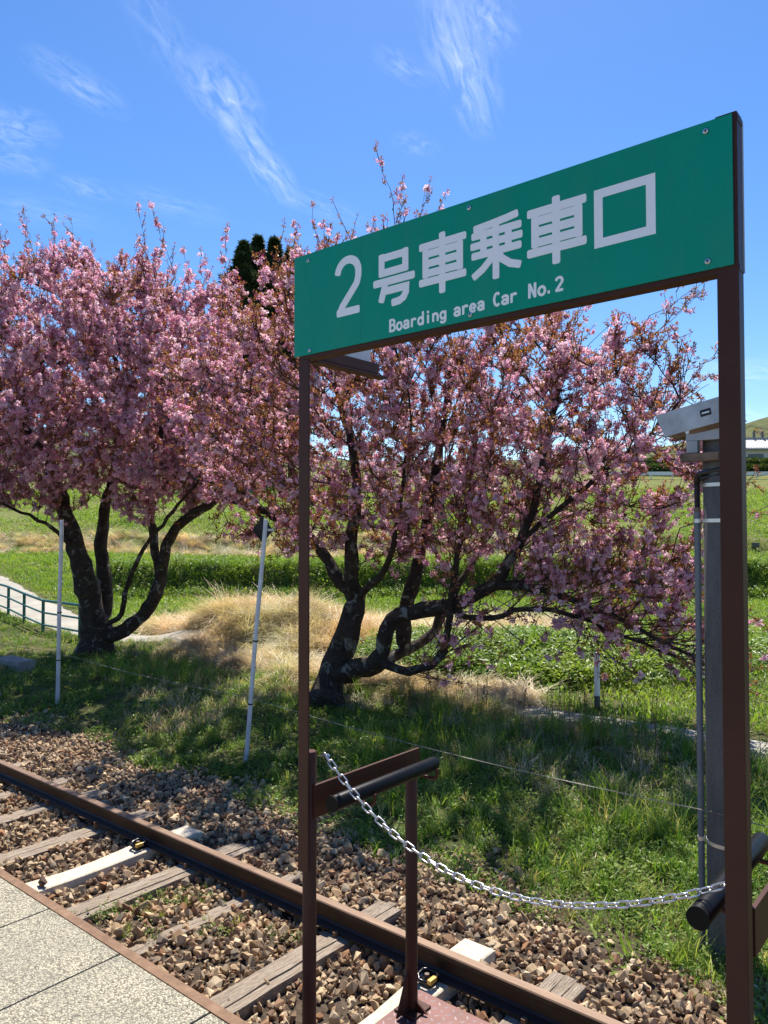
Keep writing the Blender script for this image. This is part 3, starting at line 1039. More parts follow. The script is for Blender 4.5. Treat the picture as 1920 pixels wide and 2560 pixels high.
# ------------------------------------------------------------------ lettering
def ribbon(pts, w, cap=0.22, closed=False):
    """outline quads of a flat stroke in the sign plane; returns 2D quads"""
    pts = [np.array(p, float) for p in pts]
    pts = [p for i, p in enumerate(pts) if i == 0 or np.linalg.norm(p - pts[i - 1]) > 1e-5]
    out = []
    m = len(pts); L_, R_ = [], []
    for i in range(m):
        a = pts[i] - pts[i - 1] if i > 0 else (pts[-1] - pts[-2] if closed else pts[1] - pts[0])
        c = pts[i + 1] - pts[i] if i < m - 1 else (pts[1] - pts[0] if closed else pts[-1] - pts[-2])
        a = a / np.linalg.norm(a); c = c / np.linalg.norm(c)
        na, nc = np.array([-a[1], a[0]]), np.array([-c[1], c[0]])
        mt = na + nc; mt /= np.linalg.norm(mt)
        k = w / 2 / max(0.35, mt @ na)
        L_.append(pts[i] + mt * k); R_.append(pts[i] - mt * k)
    for i in range(m - 1):
        out.append([R_[i], R_[i + 1], L_[i + 1], L_[i]])
    if closed:
        return out
    # softened ends
    for e, o in ((0, 1), (-1, -2)):
        d = pts[e] - pts[o]; d = d / np.linalg.norm(d) * w * cap
        c = cap * .9
        l2, r2 = L_[e] * (1 - c) + R_[e] * c + d, R_[e] * (1 - c) + L_[e] * c + d
        l1, r1 = L_[e] * (1 - c * .3) + R_[e] * c * .3 + d * .62, R_[e] * (1 - c * .3) + L_[e] * c * .3 + d * .62
        quad = [R_[e], r1, r2, l2, l1, L_[e]]
        out.append(quad if e == -1 else quad[::-1])
    return out


def arc(cx, cyy, rx, ry, a0, a1, n=10):
    return [(cx + rx * math.cos(R(a0 + (a1 - a0) * i / n)), cyy + ry * math.sin(R(a0 + (a1 - a0) * i / n))) for i in range(n + 1)]


FACE_Y = 1.980


def glyph(name, strokes, parent, x0, z0, sx, sz, w, closed=()):
    b = MB()
    for k, st in enumerate(strokes):
        ww = w
        if isinstance(st, tuple) and len(st) == 2 and np.isscalar(st[1]) and isinstance(st[0], list):
            st, ww = st[0], st[1]
        pts = [(x0 + p[0] * sx, z0 + p[1] * sz) for p in st]
        y1 = FACE_Y - 0.0006 - 0.00012 * k
        for poly in ribbon(pts, ww, .22, len(pts) > 5 and np.hypot(pts[0][0] - pts[-1][0], pts[0][1] - pts[-1][1]) < 1e-5):
            b.prism([tuple(p) for p in poly], 1, y1, FACE_Y + .0002) if False else b.add([(p[0], y1, p[1]) for p in poly], [tuple(range(len(poly)))])
            n = len(poly)
            b.add([(p[0], y1, p[1]) for p in poly] + [(p[0], FACE_Y + .0003, p[1]) for p in poly], [(i, (i + 1) % n, (i + 1) % n + n, i + n) for i in range(n)])
    return b.build(name, M['letter'], parent)


def build_sign():
    sg = empty('boarding_sign', (-1.30, 2.0, 1.2), 'large green boarding area sign with white lettering on two brown posts', 'sign')
    # green panel (front) and its frame
    MB().box(-2.083, -1.7475, FACE_Y, 1.985, 3.110, 3.487).build('green_panel', M['green'], sg)
    MB().box(-1.7467, -0.524, FACE_Y, 1.985, 3.110, 3.487).build('green_panel', M['green'], sg)
    MB().box(-2.060, -0.512, 1.986, 2.030, 3.096, 3.112, .002).build('bottom_rail', M['brown'], sg)
    MB().box(-2.060, -0.512, 1.986, 2.030, 3.470, 3.486, .002).build('top_rail', M['brown'], sg)
    MB().box(-2.060, -0.512, 2.031, 2.036, 3.100, 3.484).build('back_panel', M['signback'], sg)
    MB().box(-2.064, -2.013, 1.9855, 1.9935, 1.205, 3.094, .001).build('post', M['brown'], sg)
    MB().box(-0.566, -0.514, 1.9855, 2.0305, 1.205, 3.494, .003).build('post', M['brown'], sg)
    # end wing at right angles, over the fence
    wg = MB().box(-2.062, -2.052, 2.040, 2.385, 3.150, 3.46).build('wing_panel', M['signback'], sg)
    MB().box(-2.050, -2.020, 2.038, 2.400, 3.106, 3.148, .002).build('wing_rail', M['brown'], sg)
    MB().box(-2.066, -2.018, 2.038, 2.455, 3.094, 3.1045, .002).build('wing_ledge', M['brown'], sg)
    for (x, z) in ((-2.008, 3.461), (-2.0, 3.124), (-1.296, 3.462), (-1.294, 3.126), (-0.586, 3.462), (-0.585, 3.130)):
        s = MB().tube([(x, FACE_Y - .0005, z), (x, FACE_Y - .0035, z), (x, FACE_Y - .005, z)], [.007, .007, .004], 12).build('screw', M['screw'], sg, 'auto')
        MB().tube([(x, FACE_Y - .0049, z), (x, FACE_Y - .0054, z)], [.003, .003], 6).build('screw_slot', M['hole'], s)
    # the kanji
    w = .0258
    glyph('numeral', [arc(.47, .73, .47, .235, 172, 0, 12) + arc(.52, .70, .42, .30, -6, -40, 3) + [(.50, .32), (.22, .17), (.10, .055)],
                      ([(.015, .062), (.94, .062)], .027)], sg, -1.868 + .009, 3.221, .106, .205, .0285)
    go = [[(.18, .92), (.82, .92)], [(.18, .64), (.82, .64)], [(.205, .97), (.205, .60)], [(.78, .97), (.78, .60)],
          [(.03, .465), (.97, .465)], [(.30, .44), (.25, .28), (.20, .12)],
          [(.29, .29), (.80, .29), (.795, .19), (.74, .10), (.64, .055), (.48, .045)]]
    glyph('kanji_character', go, sg, -1.690, 3.217, .179, .183, w)
    sha = [[(.5, 1.0), (.5, .0)], [(.02, .855), (.98, .855)], [(.14, .715), (.87, .715)], [(.14, .545), (.87, .545)], [(.14, .375), (.87, .375)],
           [(.135, .765), (.135, .325)], [(.875, .765), (.875, .325)], [(.02, .225), (.98, .225)]]
    glyph('kanji_character', sha, sg, -1.491, 3.222, .181, .187, .0244)
    jo = [[(.08, .905), (.40, .925), (.70, .95), (.90, .975)], [(.04, .785), (.96, .785)], [(.02, .615), (.98, .615)], [(.04, .445), (.96, .445)],
          [(.255, .80), (.255, .43)], [(.74, .80), (.74, .43)], [(.5, .93), (.5, .0)],
          [(.49, .46), (.38, .31), (.24, .19), (.06, .09)], [(.51, .44), (.62, .29), (.77, .18), (.95, .12)]]
    glyph('kanji_character', jo, sg, -1.291, 3.224, .180, .182, .0232)
    glyph('kanji_character', sha, sg, -1.0925, 3.225, .183, .187, .0248)
    kou = [[(.5, .923), (.927, .923), (.927, .077), (.073, .077), (.073, .923), (.5, .923)]]
    glyph('kanji_character', kou, sg, -.8855, 3.2345, .1705, .1625, .0250)
    # the English line
    bowl = arc(.46, .30, .40, .30, 0, 360, 16)
    stem = lambda h=.62: [(.10, h), (.10, 0)]
    LT = {
        'B': [[(.10, 1), (.10, 0)], [(.10, .96), (.55, .96)] + arc(.55, .745, .27, .215, 70, -70, 7) + [(.12, .53)],
              [(.12, .53), (.58, .53)] + arc(.56, .285, .34, .245, 70, -70, 7) + [(.10, .04)]],
        'o': [arc(.48, .31, .40, .30, 0, 360, 18)],
        'a': [[(.10, .50)] + arc(.46, .46, .36, .16, 150, 0, 8) + [(.83, .30), (.83, 0)], arc(.44, .17, .35, .155, 40, 325, 12), [(.82, .36), (.45, .335)]],
        'r': [[(.22, .62), (.22, 0)], arc(.60, .38, .38, .22, 175, 50, 7)],
        'd': [arc(.45, .30, .36, .28, 20, 345, 14), [(.84, 1), (.84, 0)]],
        'i': [[(.48, .62), (.48, 0)], [(.48, .93), (.48, .80)]],
        'n': [[(.12, .62), (.12, 0)], arc(.47, .36, .35, .24, 170, 0, 8) + [(.82, 0)]],
        'g': [arc(.45, .32, .36, .27, 20, 345, 14), [(.83, .62), (.83, -.06)] + arc(.46, -.06, .37, .19, 0, -150, 8)],
        'e': [[(.14, .31), (.80, .31)], arc(.47, .31, .38, .29, 4, 318, 14)],
        'C': [arc(.50, .50, .40, .46, 52, 308, 14)],
        'N': [[(.10, 0), (.10, 1)], [(.12, .98), (.80, .02)], [(.83, 0), (.83, 1)]],
        '.': [[(.22, .10), (.36, .10)]],
        '2': [arc(.45, .72, .38, .24, 165, -30, 10) + [(.10, .06)], [(.06, .05), (.86, .05)]],
    }
    def text(word, xs, zb, wd=.0255):
        for ch, x in zip(word, xs):
            glyph('letter', LT[ch], sg, x, zb + (x + 1.62) * .020, wd, .0405, (.0082 if ch != '.' else .0095))
    text('Boarding', [-1.6185 + .0298 * i for i in range(8)], 3.1275)
    text('area', [-1.3555 + .0293 * i for i in range(4)], 3.1275)
    text('Car', [-1.2105 + .0285 * i for i in range(3)], 3.1275)
    text('No.', [-1.0905, -1.0600, -1.0330], 3.1275)
    text('2', [-1.0040], 3.1275)
    return sg


build_sign()


# ------------------------------------------------------------------ side fences of the boarding deck, chain, deck
def build_side_fence(x, ya, yb, tx, label):
    """x: line of the posts; the plate is fixed to their +X side; tx: line of the padded tube"""
    inner = 1 if tx > x else -1
    f = empty('side_fence', (x, 2.3, 0.40), label, 'fence', 'side fences of the boarding deck')
    MB().tube([(x, ya, 0.40), (x, ya, 1.635), (x, ya, 1.638)], [.0262, .0262, .024], 20).build('post', M['brown'], f, 'auto')
    MB().tube([(x, yb, 0.40), (x, yb, 1.487), (x, yb, 1.490)], [.0262, .0262, .024], 20).build('post', M['brown'], f, 'auto')
    px = x + .033
    MB().box(px - .006, px + .006, ya - .01, yb + .01, 1.402, 1.521, .001).build('side_plate', M['brown'], f)
    for yy in (ya, yb):
        MB().box(x - .05, x + .06, yy - .06, yy + .06, .402, .410, .002).build('foot_plate', M['brown'], f)
        b = MB(); b.prism([(yy - .024, .410), (yy - .105, .410), (yy - .024, .585)], 0, x - .004, x + .004)
        b.build('gusset', M['brown'], f)
        b = MB(); b.prism([(x + .024, .410), (x + .085, .410), (x + .024, .445)], 1, yy - .004, yy + .004)
        b.build('gusset', M['brown'], f)
    tz = 1.478
    t = MB().tube([(tx, 2.005, tz), (tx, 2.010, tz), (tx, 2.620, tz), (tx, 2.625, tz)], [.027, .0285, .0285, .027], 24).build('padded_tube', M['foam'], f, 'auto')
    MB().tube([(tx, 1.999, tz), (tx, 2.0045, tz)], [.0295, .0295], 24).build('end_cap', M['foamcap'], t, 'auto')
    for yy in (2.20, 2.60):
        MB().tube([(x, yy, 1.43), (tx - inner * .03, yy, 1.424), (tx + inner * .012, yy, 1.424), (tx + inner * .024, yy, 1.430),
                   (tx + inner * .031, yy, 1.444), (tx + inner * .031, yy, 1.468)], .0075, 8).build('hook_rod', M['brown'], f, 'auto')
    return f


build_side_fence(-2.040, 2.022, 2.640, -1.905, 'brown side fence with black padded tube at the left signpost')
build_side_fence(-0.552, 2.060, 2.645, -0.635, 'brown side fence with black padded tube behind the right signpost')


def build_deck():
    dk = empty('boarding_deck', (-1.27, 2.2, .36), 'red brown checker plate boarding deck at the foot of the fence', 'deck')
    MB().box(-2.10, -0.42, 1.68, 2.775, .385, .400, .002).build('deck_plate', M['deck'], dk)
    MB().box(-2.09, -2.05, 1.69, 2.765, .30, .3845).build('deck_beam', M['brown'], dk)
    MB().box(-0.47, -0.43, 1.69, 2.765, .30, .3845).build('deck_beam', M['brown'], dk)
    for xx in (-2.07, -0.45):
        for yy in (1.78, 2.70):
            MB().box(xx - .025, xx + .025, yy - .025, yy + .025, -.08, .2995).build('deck_leg', M['brown'], dk)
    b = MB()
    for i in range(46):
        for j in range(30):
            x, y = -2.075 + i * .036, 1.70 + j * .036
            if x > -.44 or y > 2.765: continue
            a = R(45) if (i + j) % 2 else R(-45)
            d = np.array([math.cos(a), math.sin(a)]) * .0155; n = np.array([-d[1], d[0]]) * .24
            c = np.array([x, y]); z = .4002
            b.add([(*(c - d), z), (*(c + n), z), (*(c + d), z), (*(c - n), z), (*c, z + .0025)], [(0, 3, 4), (3, 2, 4), (2, 1, 4), (1, 0, 4)])
    o = b.build('tread_studs', M['stud'], dk); o['kind'] = 'stuff'


build_deck()


def build_chain():
    A, B = np.array([-1.985, 2.050, 1.628]), np.array([-0.560, 2.048, 1.572])
    xs = np.linspace(0, 1, 400)
    # sagging curve through the measured low point
    px = [-1.985, -1.722, -1.466, -1.131, -0.917, -0.696, -0.560]
    pz = [1.626, 1.445, 1.360, 1.353, 1.404, 1.497, 1.572]
    co = np.polyfit(px, pz, 4)
    X = A[0] + (B[0] - A[0]) * xs; Z = np.polyval(co, X); Yy = np.full_like(X, 2.05)
    P = np.stack([X, Yy, Z], 1)
    s = np.concatenate([[0], np.cumsum(np.linalg.norm(np.diff(P, axis=0), axis=1))])
    pitch = .0345; n = int(s[-1] / pitch)
    ch = empty('chain', tuple(P[0]), 'bright steel link chain hanging between the two signposts', 'chain')
    hw, hl, wr = .0092, .0213, .0028
    link_pts = [(hl - hw * (1 - math.cos(a)) if False else (hl - hw) * (1 if abs(a) < math.pi / 2 + .01 else -1) + hw * math.cos(a), hw * math.sin(a))
                for a in np.linspace(-math.pi, math.pi, 21)[:-1]]
    pts = []
    for a in np.linspace(-90, 90, 8): pts.append(((hl - hw) + hw * math.cos(R(a)), hw * math.sin(R(a)), 0))
    for a in np.linspace(90, 270, 8): pts.append((-(hl - hw) + hw * math.cos(R(a)), hw * math.sin(R(a)), 0))
    b = MB(); m = len(pts); k = 7; vs = []
    for i in range(m):
        p = np.array(pts[i]); t = np.array(pts[(i + 1) % m]) - np.array(pts[i - 1]); t /= np.linalg.norm(t)
        u = np.array([0, 0, 1.0]); w = np.cross(t, u)
        for q in range(k):
            a = 2 * math.pi * q / k
            vs.append(p + wr * (math.cos(a) * u + math.sin(a) * w))
    fs = [(i * k + q, i * k + (q + 1) % k, ((i + 1) % m) * k + (q + 1) % k, ((i + 1) % m) * k + q) for i in range(m) for q in range(k)]
    b.add(vs, fs)
    me = bpy.data.meshes.new('link'); me.from_pydata(b.v, [], b.f); me.materials.append(M['chain'])
    me.polygons.foreach_set('use_smooth', [True] * len(me.polygons))
    for i in range(n + 1):
        c = np.array([np.interp((i + .3) * pitch, s, P[:, j]) for j in range(3)])
        c2 = np.array([np.interp((i + .3) * pitch + .01, s, P[:, j]) for j in range(3)])
        t = c2 - c
        if np.linalg.norm(t) < 1e-6: break
        t = Vector(t).normalized()
        o = bpy.data.objects.new('link', me); COL.objects.link(o); o.parent = ch
        roll = (R(38) if i % 2 else R(-52)) + rng.normal(0, .10)
        q = Matrix(((t.x, -t.z, 0), (0, 0, -1), (t.z, t.x, 0))).to_4x4() if False else None
        yv = Vector((0, 1, 0)); zv = t.cross(yv).normalized(); yv = zv.cross(t)
        rot = Matrix((t, yv, zv)).transposed()
        rot = rot @ Matrix.Rotation(roll, 3, 'X')
        o.matrix_local = Matrix.Translation(Vector(c - P[0])) @ rot.to_4x4()
    # eye where the chain is hooked on
    MB().tube([(-2.008, 2.05, 1.618), (-1.99, 2.05, 1.626), (-1.972, 2.05, 1.630), (-1.966, 2.05, 1.624)], .004, 6).build('hook', M['chain'], ch)


build_chain()


# ------------------------------------------------------------------ lineside poles, wire, lamp post
def build_white_pole(base, top, rad, label, diamond):
    base, top = np.array(base), np.array(top)
    p = empty('white_pole', tuple(base), label, 'pole', 'white lineside poles')
    n = 9
    pts = [base + (top - base) * i / (n - 1) + np.array([.006 * math.sin(i * 1.1), 0, 0]) for i in range(n)]
    MB().tube(pts, [rad * (1 - .06 * i / n) for i in range(n)], 12).build('shaft', M['whitepole'], p, 'auto')
    for t in (.27, .52):
        c = base + (top - base) * t; d = (top - base) / np.linalg.norm(top - base)
        MB().tube([c - d * .008, c + d * .008], rad * 1.18, 12).build('wire_tie', M['hole'], p)
    if diamond:
        c = at_depth(657, 1325, 8.28); h = .148
        # a square board standing on its corner, facing along the track
        b = MB(); b.prism([(c[1] - h, c[2]), (c[1], c[2] - h), (c[1] + h, c[2]), (c[1], c[2] + h)], 0, c[0] - .003, c[0] + .003)
        b.build('diamond_board', M['black'], p)
        MB().box(c[0] + .0035, top[0] + .01, c[1] + .03, c[1] + .075, c[2] - .012, c[2] + .012).build('board_bracket', M['whitepole'], p)
    return p


p1b = at_ground(143, 1760); p1t = at_depth(154, 1300, 10.9)
p2b = at_ground(612, 1905); p2t = at_depth(664, 1298, 8.2)
build_white_pole(p1b - np.array([0, 0, .1]), p1t, .029, 'white painted pole beside the left cherry tree, without a board', False)
build_white_pole(p2b - np.array([0, 0, .1]), p2t, .025, 'leaning white pole with a black diamond board at its top', True)

# short white marker post by the path
mb = at_ground(1493, 1768)
mp = empty('marker_post', tuple(mb), 'short white marker post with dark foot beside the path', 'post')
MB().tube([mb + np.array([0, 0, .16]), mb + np.array([0, 0, .735]), mb + np.array([0, 0, .75])], [.040, .040, .03], 14).build('post_body', M['whitepost'], mp, 'auto')
MB().tube([mb - np.array([0, 0, .1]), mb + np.array([0, 0, .159])], .042, 14).build('post_foot', M['postbase'], mp, 'auto')


def build_lamp_post():
    c = np.array([-1.362, 4.86]); r0 = .118
    lp = empty('lamp_post', (c[0], c[1], -.1), 'grey concrete pole with hooded lamp and conduit behind the right signpost', 'lamp post')
    MB().tube([(c[0], c[1], -.3), (c[0], c[1], 1.5), (c[0], c[1], 3.02), (c[0], c[1], 3.03)], [r0 * 1.03, r0, r0 * .97, r0 * .9], 28).build('pole', M['pole'], lp, 'auto')
    for z in (2.52, 2.735, .60):
        MB().tube([(c[0], c[1], z - .011), (c[0], c[1], z + .011)], r0 * 1.03, 28).build('steel_band', M['band'], lp, 'auto')
    e = np.array([-cy * 1.0, sy * 1.0]) * 0 + np.array([-math.cos(R(17)), -math.sin(R(17))])   # side of the pole the conduit runs on
    q = c + e * (r0 + .030)
    MB().tube([(q[0], q[1], -.1), (q[0], q[1], 2.595)], .019, 14).build('conduit', M['conduit'], lp, 'auto')
    for z in (2.52, .60):
        MB().tube([(q[0], q[1], z - .012), (q[0], q[1], z + .012)], .0215, 14).build('conduit_clip', M['band'], lp)
    hz = np.linspace(2.58, 2.74, 24)
    MB().tube([(q[0], q[1], z) for z in hz], [.0185 if i % 2 else .0155 for i in range(24)], 12).build('corrugated_hose', M['hose'], lp)
    MB().tube([(q[0], q[1], 2.575), (q[0], q[1], 2.60)], .021, 12).build('hose_collar', M['ruststeel'], lp)
    fr = np.array([sy, -cy]) * -1
    tocam = -np.array([sy, cy])
    v1 = c + tocam * (r0 + .02)
    pts = [(q[0], q[1], 2.74), (q[0] + .002, q[1] - .006, 2.785), (q[0] + .03, q[1] - .04, 2.805), (v1[0] - .075, v1[1], 2.825), (v1[0] - .04, v1[1], 2.86), (v1[0] - .01, v1[1], 2.92), (v1[0], v1[1], 3.05)]
    MB().tube(pts, .018, 10).build('black_cable', M['hose'], lp, True)
    pts = [(a + .012, b_ - .004, z - .028) for a, b_, z in pts[1:]]
    MB().tube(pts, .012, 8).build('black_cable', M['hose'], lp, True)
    # bracket and hooded lamp, tilted
    MB().box(c[0] - .20, c[0] + .02, c[1] - .17, c[1] - .12, 2.875, 2.925, .004).build('rusty_bracket', M['ruststeel'], lp)
    MB().box(c[0] - .17, c[0] + .06, c[1] - .155, c[1] - .105, 3.00, 3.085, .004).build('lamp_arm', M['galv'], lp)
    MB().box(c[0] - .165, c[0] - .10, c[1] - .16, c[1] - .11, 2.927, 3.00, .004).build('lamp_arm', M['galv'], lp)
    MB().tube([(c[0] - .155, c[1] - .156, 3.055), (c[0] - .155, c[1] - .170, 3.055)], .012, 10).build('pivot_bolt', M['screw'], lp)
    hood = empty('unused', (0, 0, 0), None, None); bpy.data.objects.remove(hood)
    o = np.array([c[0] - .005, c[1] - .06, 3.145])
    T = Matrix.Translation(Vector(o)) @ Euler((0, R(-9.5), R(-8))).to_matrix().to_4x4()
    b = MB()
    prof = [(-.325, .085), (.085, .085), (.085, -.062), (-.285, -.062)]
    ou = [(x, y, z) for y in (-.14, .14) for x, z in prof]
    wi = [(x * .92, y * .9, z) for y in (-.14, .14) for x, z in [(-.24, -.062), (.075, -.062), (.075, -.066), (-.24, -.066)]]
    b.add([tuple(T @ Vector(p)) for p in ou], [(0, 1, 2, 3), (7, 6, 5, 4), (0, 4, 5, 1), (1, 5, 6, 2), (2, 6, 7, 3), (3, 7, 4, 0)])
    hd = b.build('lamp_hood', M['lampgrey'], lp)
    b = MB(); b.add([tuple(T @ Vector(p)) for p in [(-.045, -.1425, -.005), (.02, -.1425, -.005), (.02, -.1425, .035), (-.045, -.1425, .035)]], [(0, 1, 2, 3)])
    pl = b.build('rating_plate', M['hole'], hd)
    b = MB(); b.add([tuple(T @ Vector(p)) for p in [(-.035, -.1432, .010), (.01, -.1432, .010), (.01, -.1432, .019), (-.035, -.1432, .019)]], [(0, 1, 2, 3)])
    b.build('plate_print', M['band'], pl)
    b = MB(); b.add([tuple(T @ Vector(p)) for p in [(-.25, -.125, -.0625), (.075, -.125, -.0625), (.075, .125, -.0625), (-.25, .125, -.0625), (-.24, -.11, -.085), (.065, -.11, -.085), (.065, .11, -.085), (-.24, .11, -.085)]],
                    [(4, 5, 6, 7), (0, 1, 5, 4), (1, 2, 6, 5), (2, 3, 7, 6), (3, 0, 4, 7)])
    b.build('lamp_lens', M['ruststeel'], hd)


build_lamp_post()


def build_wire(points, label, barbs=True):
    P = [np.array(p, float) for p in points]
    w = MB(); w2 = MB(); bb = MB()
    path = []
    for a, c in zip(P[:-1], P[1:]):
        L_ = np.linalg.norm(c - a); n = max(8, int(L_ / .012))
        for i in range(n):
            t = i / n
            p = a + (c - a) * t; p = p - np.array([0, 0, .045 * L_ / 4 * 4 * t * (1 - t)])
            path.append(p)
    path = np.array(path)
    ph = np.arange(len(path)) * .012 / .045 * 2 * math.pi
    off = np.stack([np.zeros(len(path)), np.cos(ph), np.sin(ph)], 1) * .0024
    w.tube(path + off, .0017, 4, False); w.tube(path - off, .0017, 4, False)
    o = w.build('barbed_wire', M['wire'])
    tag(o, label, 'wire')
    for i in range(6, len(path) - 3, 11):
        c = path[i]
        for k in range(2):
            d = rv(rng) * .017; d[0] *= .3
            bb.tube([c - d, c + d], .0016, 3, False)
    ob = bb.build('wire_barbs', M['wire'], o); ob['kind'] = 'stuff'


def lerp(a, b_, t): return np.array(a) + (np.array(b_) - np.array(a)) * t
w1 = lerp(p1b, p1t, .285); w2 = lerp(p2b, p2t, .27)
wl = np.array([-1.42, 4.73, .80])
build_wire([w1 + np.array([-9, -.1, .05]), w1, w2, wl, np.array([1.5, 4.6, .82])], 'thin barbed wire tied to the white poles and the lamp post')


# ------------------------------------------------------------------ path, green fence, block
def build_path():
    g3 = [tuple(at_ground(*p)[:2]) for p in ((225, 1547), (100, 1484), (0, 1432), (-120, 1400))]
    far = [(6.0, 9.75), (-3.2, 9.6), (-4.6, 9.55), (-9.0, 9.75), (-13.6, 10.05)] + g3
    nea = [(6.0, 8.8), (-3.2, 8.9), (-4.6, 8.9), (-9.0, 9.05), (-13.6, 9.25), (-16.6, 9.3), (-21.5, 9.6), (-27, 10.1), (-33, 10.6), (-42, 11.2)]
    def dens(pl, n):
        pl = np.array(pl, float); s = np.concatenate([[0], np.cumsum(np.hypot(*np.diff(pl, axis=0).T))]); t = np.linspace(0, s[-1], n)
        return np.stack([np.interp(t, s, pl[:, 0]), np.interp(t, s, pl[:, 1])], 1)
    A, B = dens(far, 160), dens(nea, 160); m = 7
    vs = []
    for a, c in zip(A, B):
        for k in range(m):
            t = k / (m - 1); j = .02 * math.sin(a[0] * 5.1) * (k in (0, m - 1))
            p = c + (a - c) * t
            vs.append((p[0], p[1] + j, float(ground_z(p[0], p[1])) + (.035 if 0 < k < m - 1 else -.02)))
    fs = [(i * m + k, (i + 1) * m + k, (i + 1) * m + k + 1, i * m + k + 1) for i in range(159) for k in range(m - 1)]
    o = MB().add(vs, fs).build('path', M['path'], smooth=True)
    tag(o, kind='structure')
    return A, B


PATH_FAR, PATH_NEAR = build_path()


def on_path(x, y, margin=0.0):
    o = np.argsort(PATH_FAR[:, 0]); q = np.argsort(PATH_NEAR[:, 0])
    yf = np.interp(x, PATH_FAR[o, 0], PATH_FAR[o, 1]); yn = np.interp(x, PATH_NEAR[q, 0], PATH_NEAR[q, 1])
    return (y < yf - margin) & (y > yn + margin)


def build_green_fence():
    xs = [-15.45, -16.55, -18.7, -20.1, -21.5, -22.9, -24.3, -25.7]
    ys = [8.98, 9.02, 9.22, 9.40, 9.62, 9.88, 10.2, 10.5]
    f = empty('green_fence', (xs[1], ys[1], 0), 'low green pipe fence with three rails along the concrete path', 'fence')
    zt = [float(ground_z(x, y)) + .78 for x, y in zip(xs, ys)]
    for x, y, z in zip(xs, ys, zt):
        MB().tube([(x, y, z - 1.0), (x, y, z + .01)], .040, 8).build('post', M['fencegreen'], f, 'auto')
    for h, r0 in ((0, .032), (-.30, .024), (-.60, .024)):
        MB().tube([(x, y - .02, z + h) for x, y, z in zip(xs, ys, zt)], r0, 8).build('rail', M['fencegreen'], f, 'auto')


build_green_fence()
bq = at_ground(40, 1672)
bl = MB().box(bq[0] - .55, bq[0] + .35, bq[1] - .12, bq[1] + .2, bq[2] - .1, bq[2] + .17, .02).build('concrete_block', M['block'])
tag(bl, 'low weathered concrete block in the grass left of the white pole', 'block')

# small dark box on the right-hand slope
sb = at_ground(1889, 1374)
st = empty('slope_box', tuple(sb), 'small dark box on a stake on the green slope at right', 'box')
MB().box(sb[0] - .16, sb[0] + .16, sb[1] - .1, sb[1] + .1, sb[2] + .1, sb[2] + .34, .01).build('box_body', M['postbase'], st)
MB().tube([sb + np.array([0, 0, -.2]), sb + np.array([0, 0, .0995])], .03, 6).build('stake', M['postbase'], st)


# ------------------------------------------------------------------ cherry trees
def grow(seeds, parents, attr, step=.2, infl=1.5, kill=.42, iters=70, upw=.16, seed=0, bias=None):
    r = np.random.RandomState(seed)
    pos = [np.array(p) for p in seeds]; par = list(parents)
    A = np.array(attr); alive = np.ones(len(A), bool)
    near_d = np.full(len(A), 1e9); near_i = np.zeros(len(A), int)
    def upd(i0):
        nonlocal near_d, near_i
        N_ = np.array(pos[i0:])
        for s in range(0, len(N_), 400):
            D = np.linalg.norm(A[:, None] - N_[None, s:s + 400], axis=2)
            j = D.argmin(1); d = D[np.arange(len(A)), j]
            m = d < near_d
            near_d[m] = d[m]; near_i[m] = j[m] + i0 + s
    upd(0)
    for it in range(iters):
        k = alive & (near_d < (infl if it > 6 else infl * 1.6))
        if not k.any(): break
        idx = np.where(k)[0]; ni = near_i[idx]
        dirs = A[idx] - np.array(pos)[ni]; dirs /= np.linalg.norm(dirs, axis=1)[:, None] + 1e-9
        acc = {}
        for n_, d in zip(ni, dirs):
            acc[n_] = acc.get(n_, 0) + d
        i0 = len(pos)
        for n_, d in acc.items():
            if not np.linalg.norm(d) > 1e-6: continue
            d = d / np.linalg.norm(d)
            pd = pos[n_] - pos[par[n_]] if par[n_] >= 0 else d
            pd = pd / (np.linalg.norm(pd) + 1e-9)
            d = d + .35 * pd + np.array([0, 0, upw]) + r.normal(0, .13, 3)
            d /= np.linalg.norm(d)
            pos.append(pos[n_] + d * step); par.append(n_)
        upd(i0)
        alive &= near_d > kill
    return np.array(pos), np.array(par)


def chains(pos, par, nseed_r, tip=.0068, expo=2.4):
    n = len(pos); kids = [[] for _ in range(n)]
    for i, p in enumerate(par):
        if p >= 0: kids[p].append(i)
    rad = np.zeros(n)
    for i in range(n - 1, -1, -1):      # children always follow parents
        rad[i] = tip if not kids[i] else sum(rad[c] ** expo for c in kids[i]) ** (1 / expo)
    for i, r0 in nseed_r.items():
        rad[i] = max(r0, min(rad[i], r0 * 1.15))
    out = []
    stack = [i for i in range(n) if par[i] < 0]
    starts = [(i, None) for i in stack]
    while starts:
        i, p = starts.pop()
        ch = [] if p is None else [p]
        cur = i
        while True:
            ch.append(cur)
            if not kids[cur]: break
            ks = sorted(kids[cur], key=lambda c: -rad[c])
            for c in ks[1:]: starts.append((c, cur))
            cur = ks[0]
        if len(ch) > 1: out.append(ch)
    return out, rad, kids


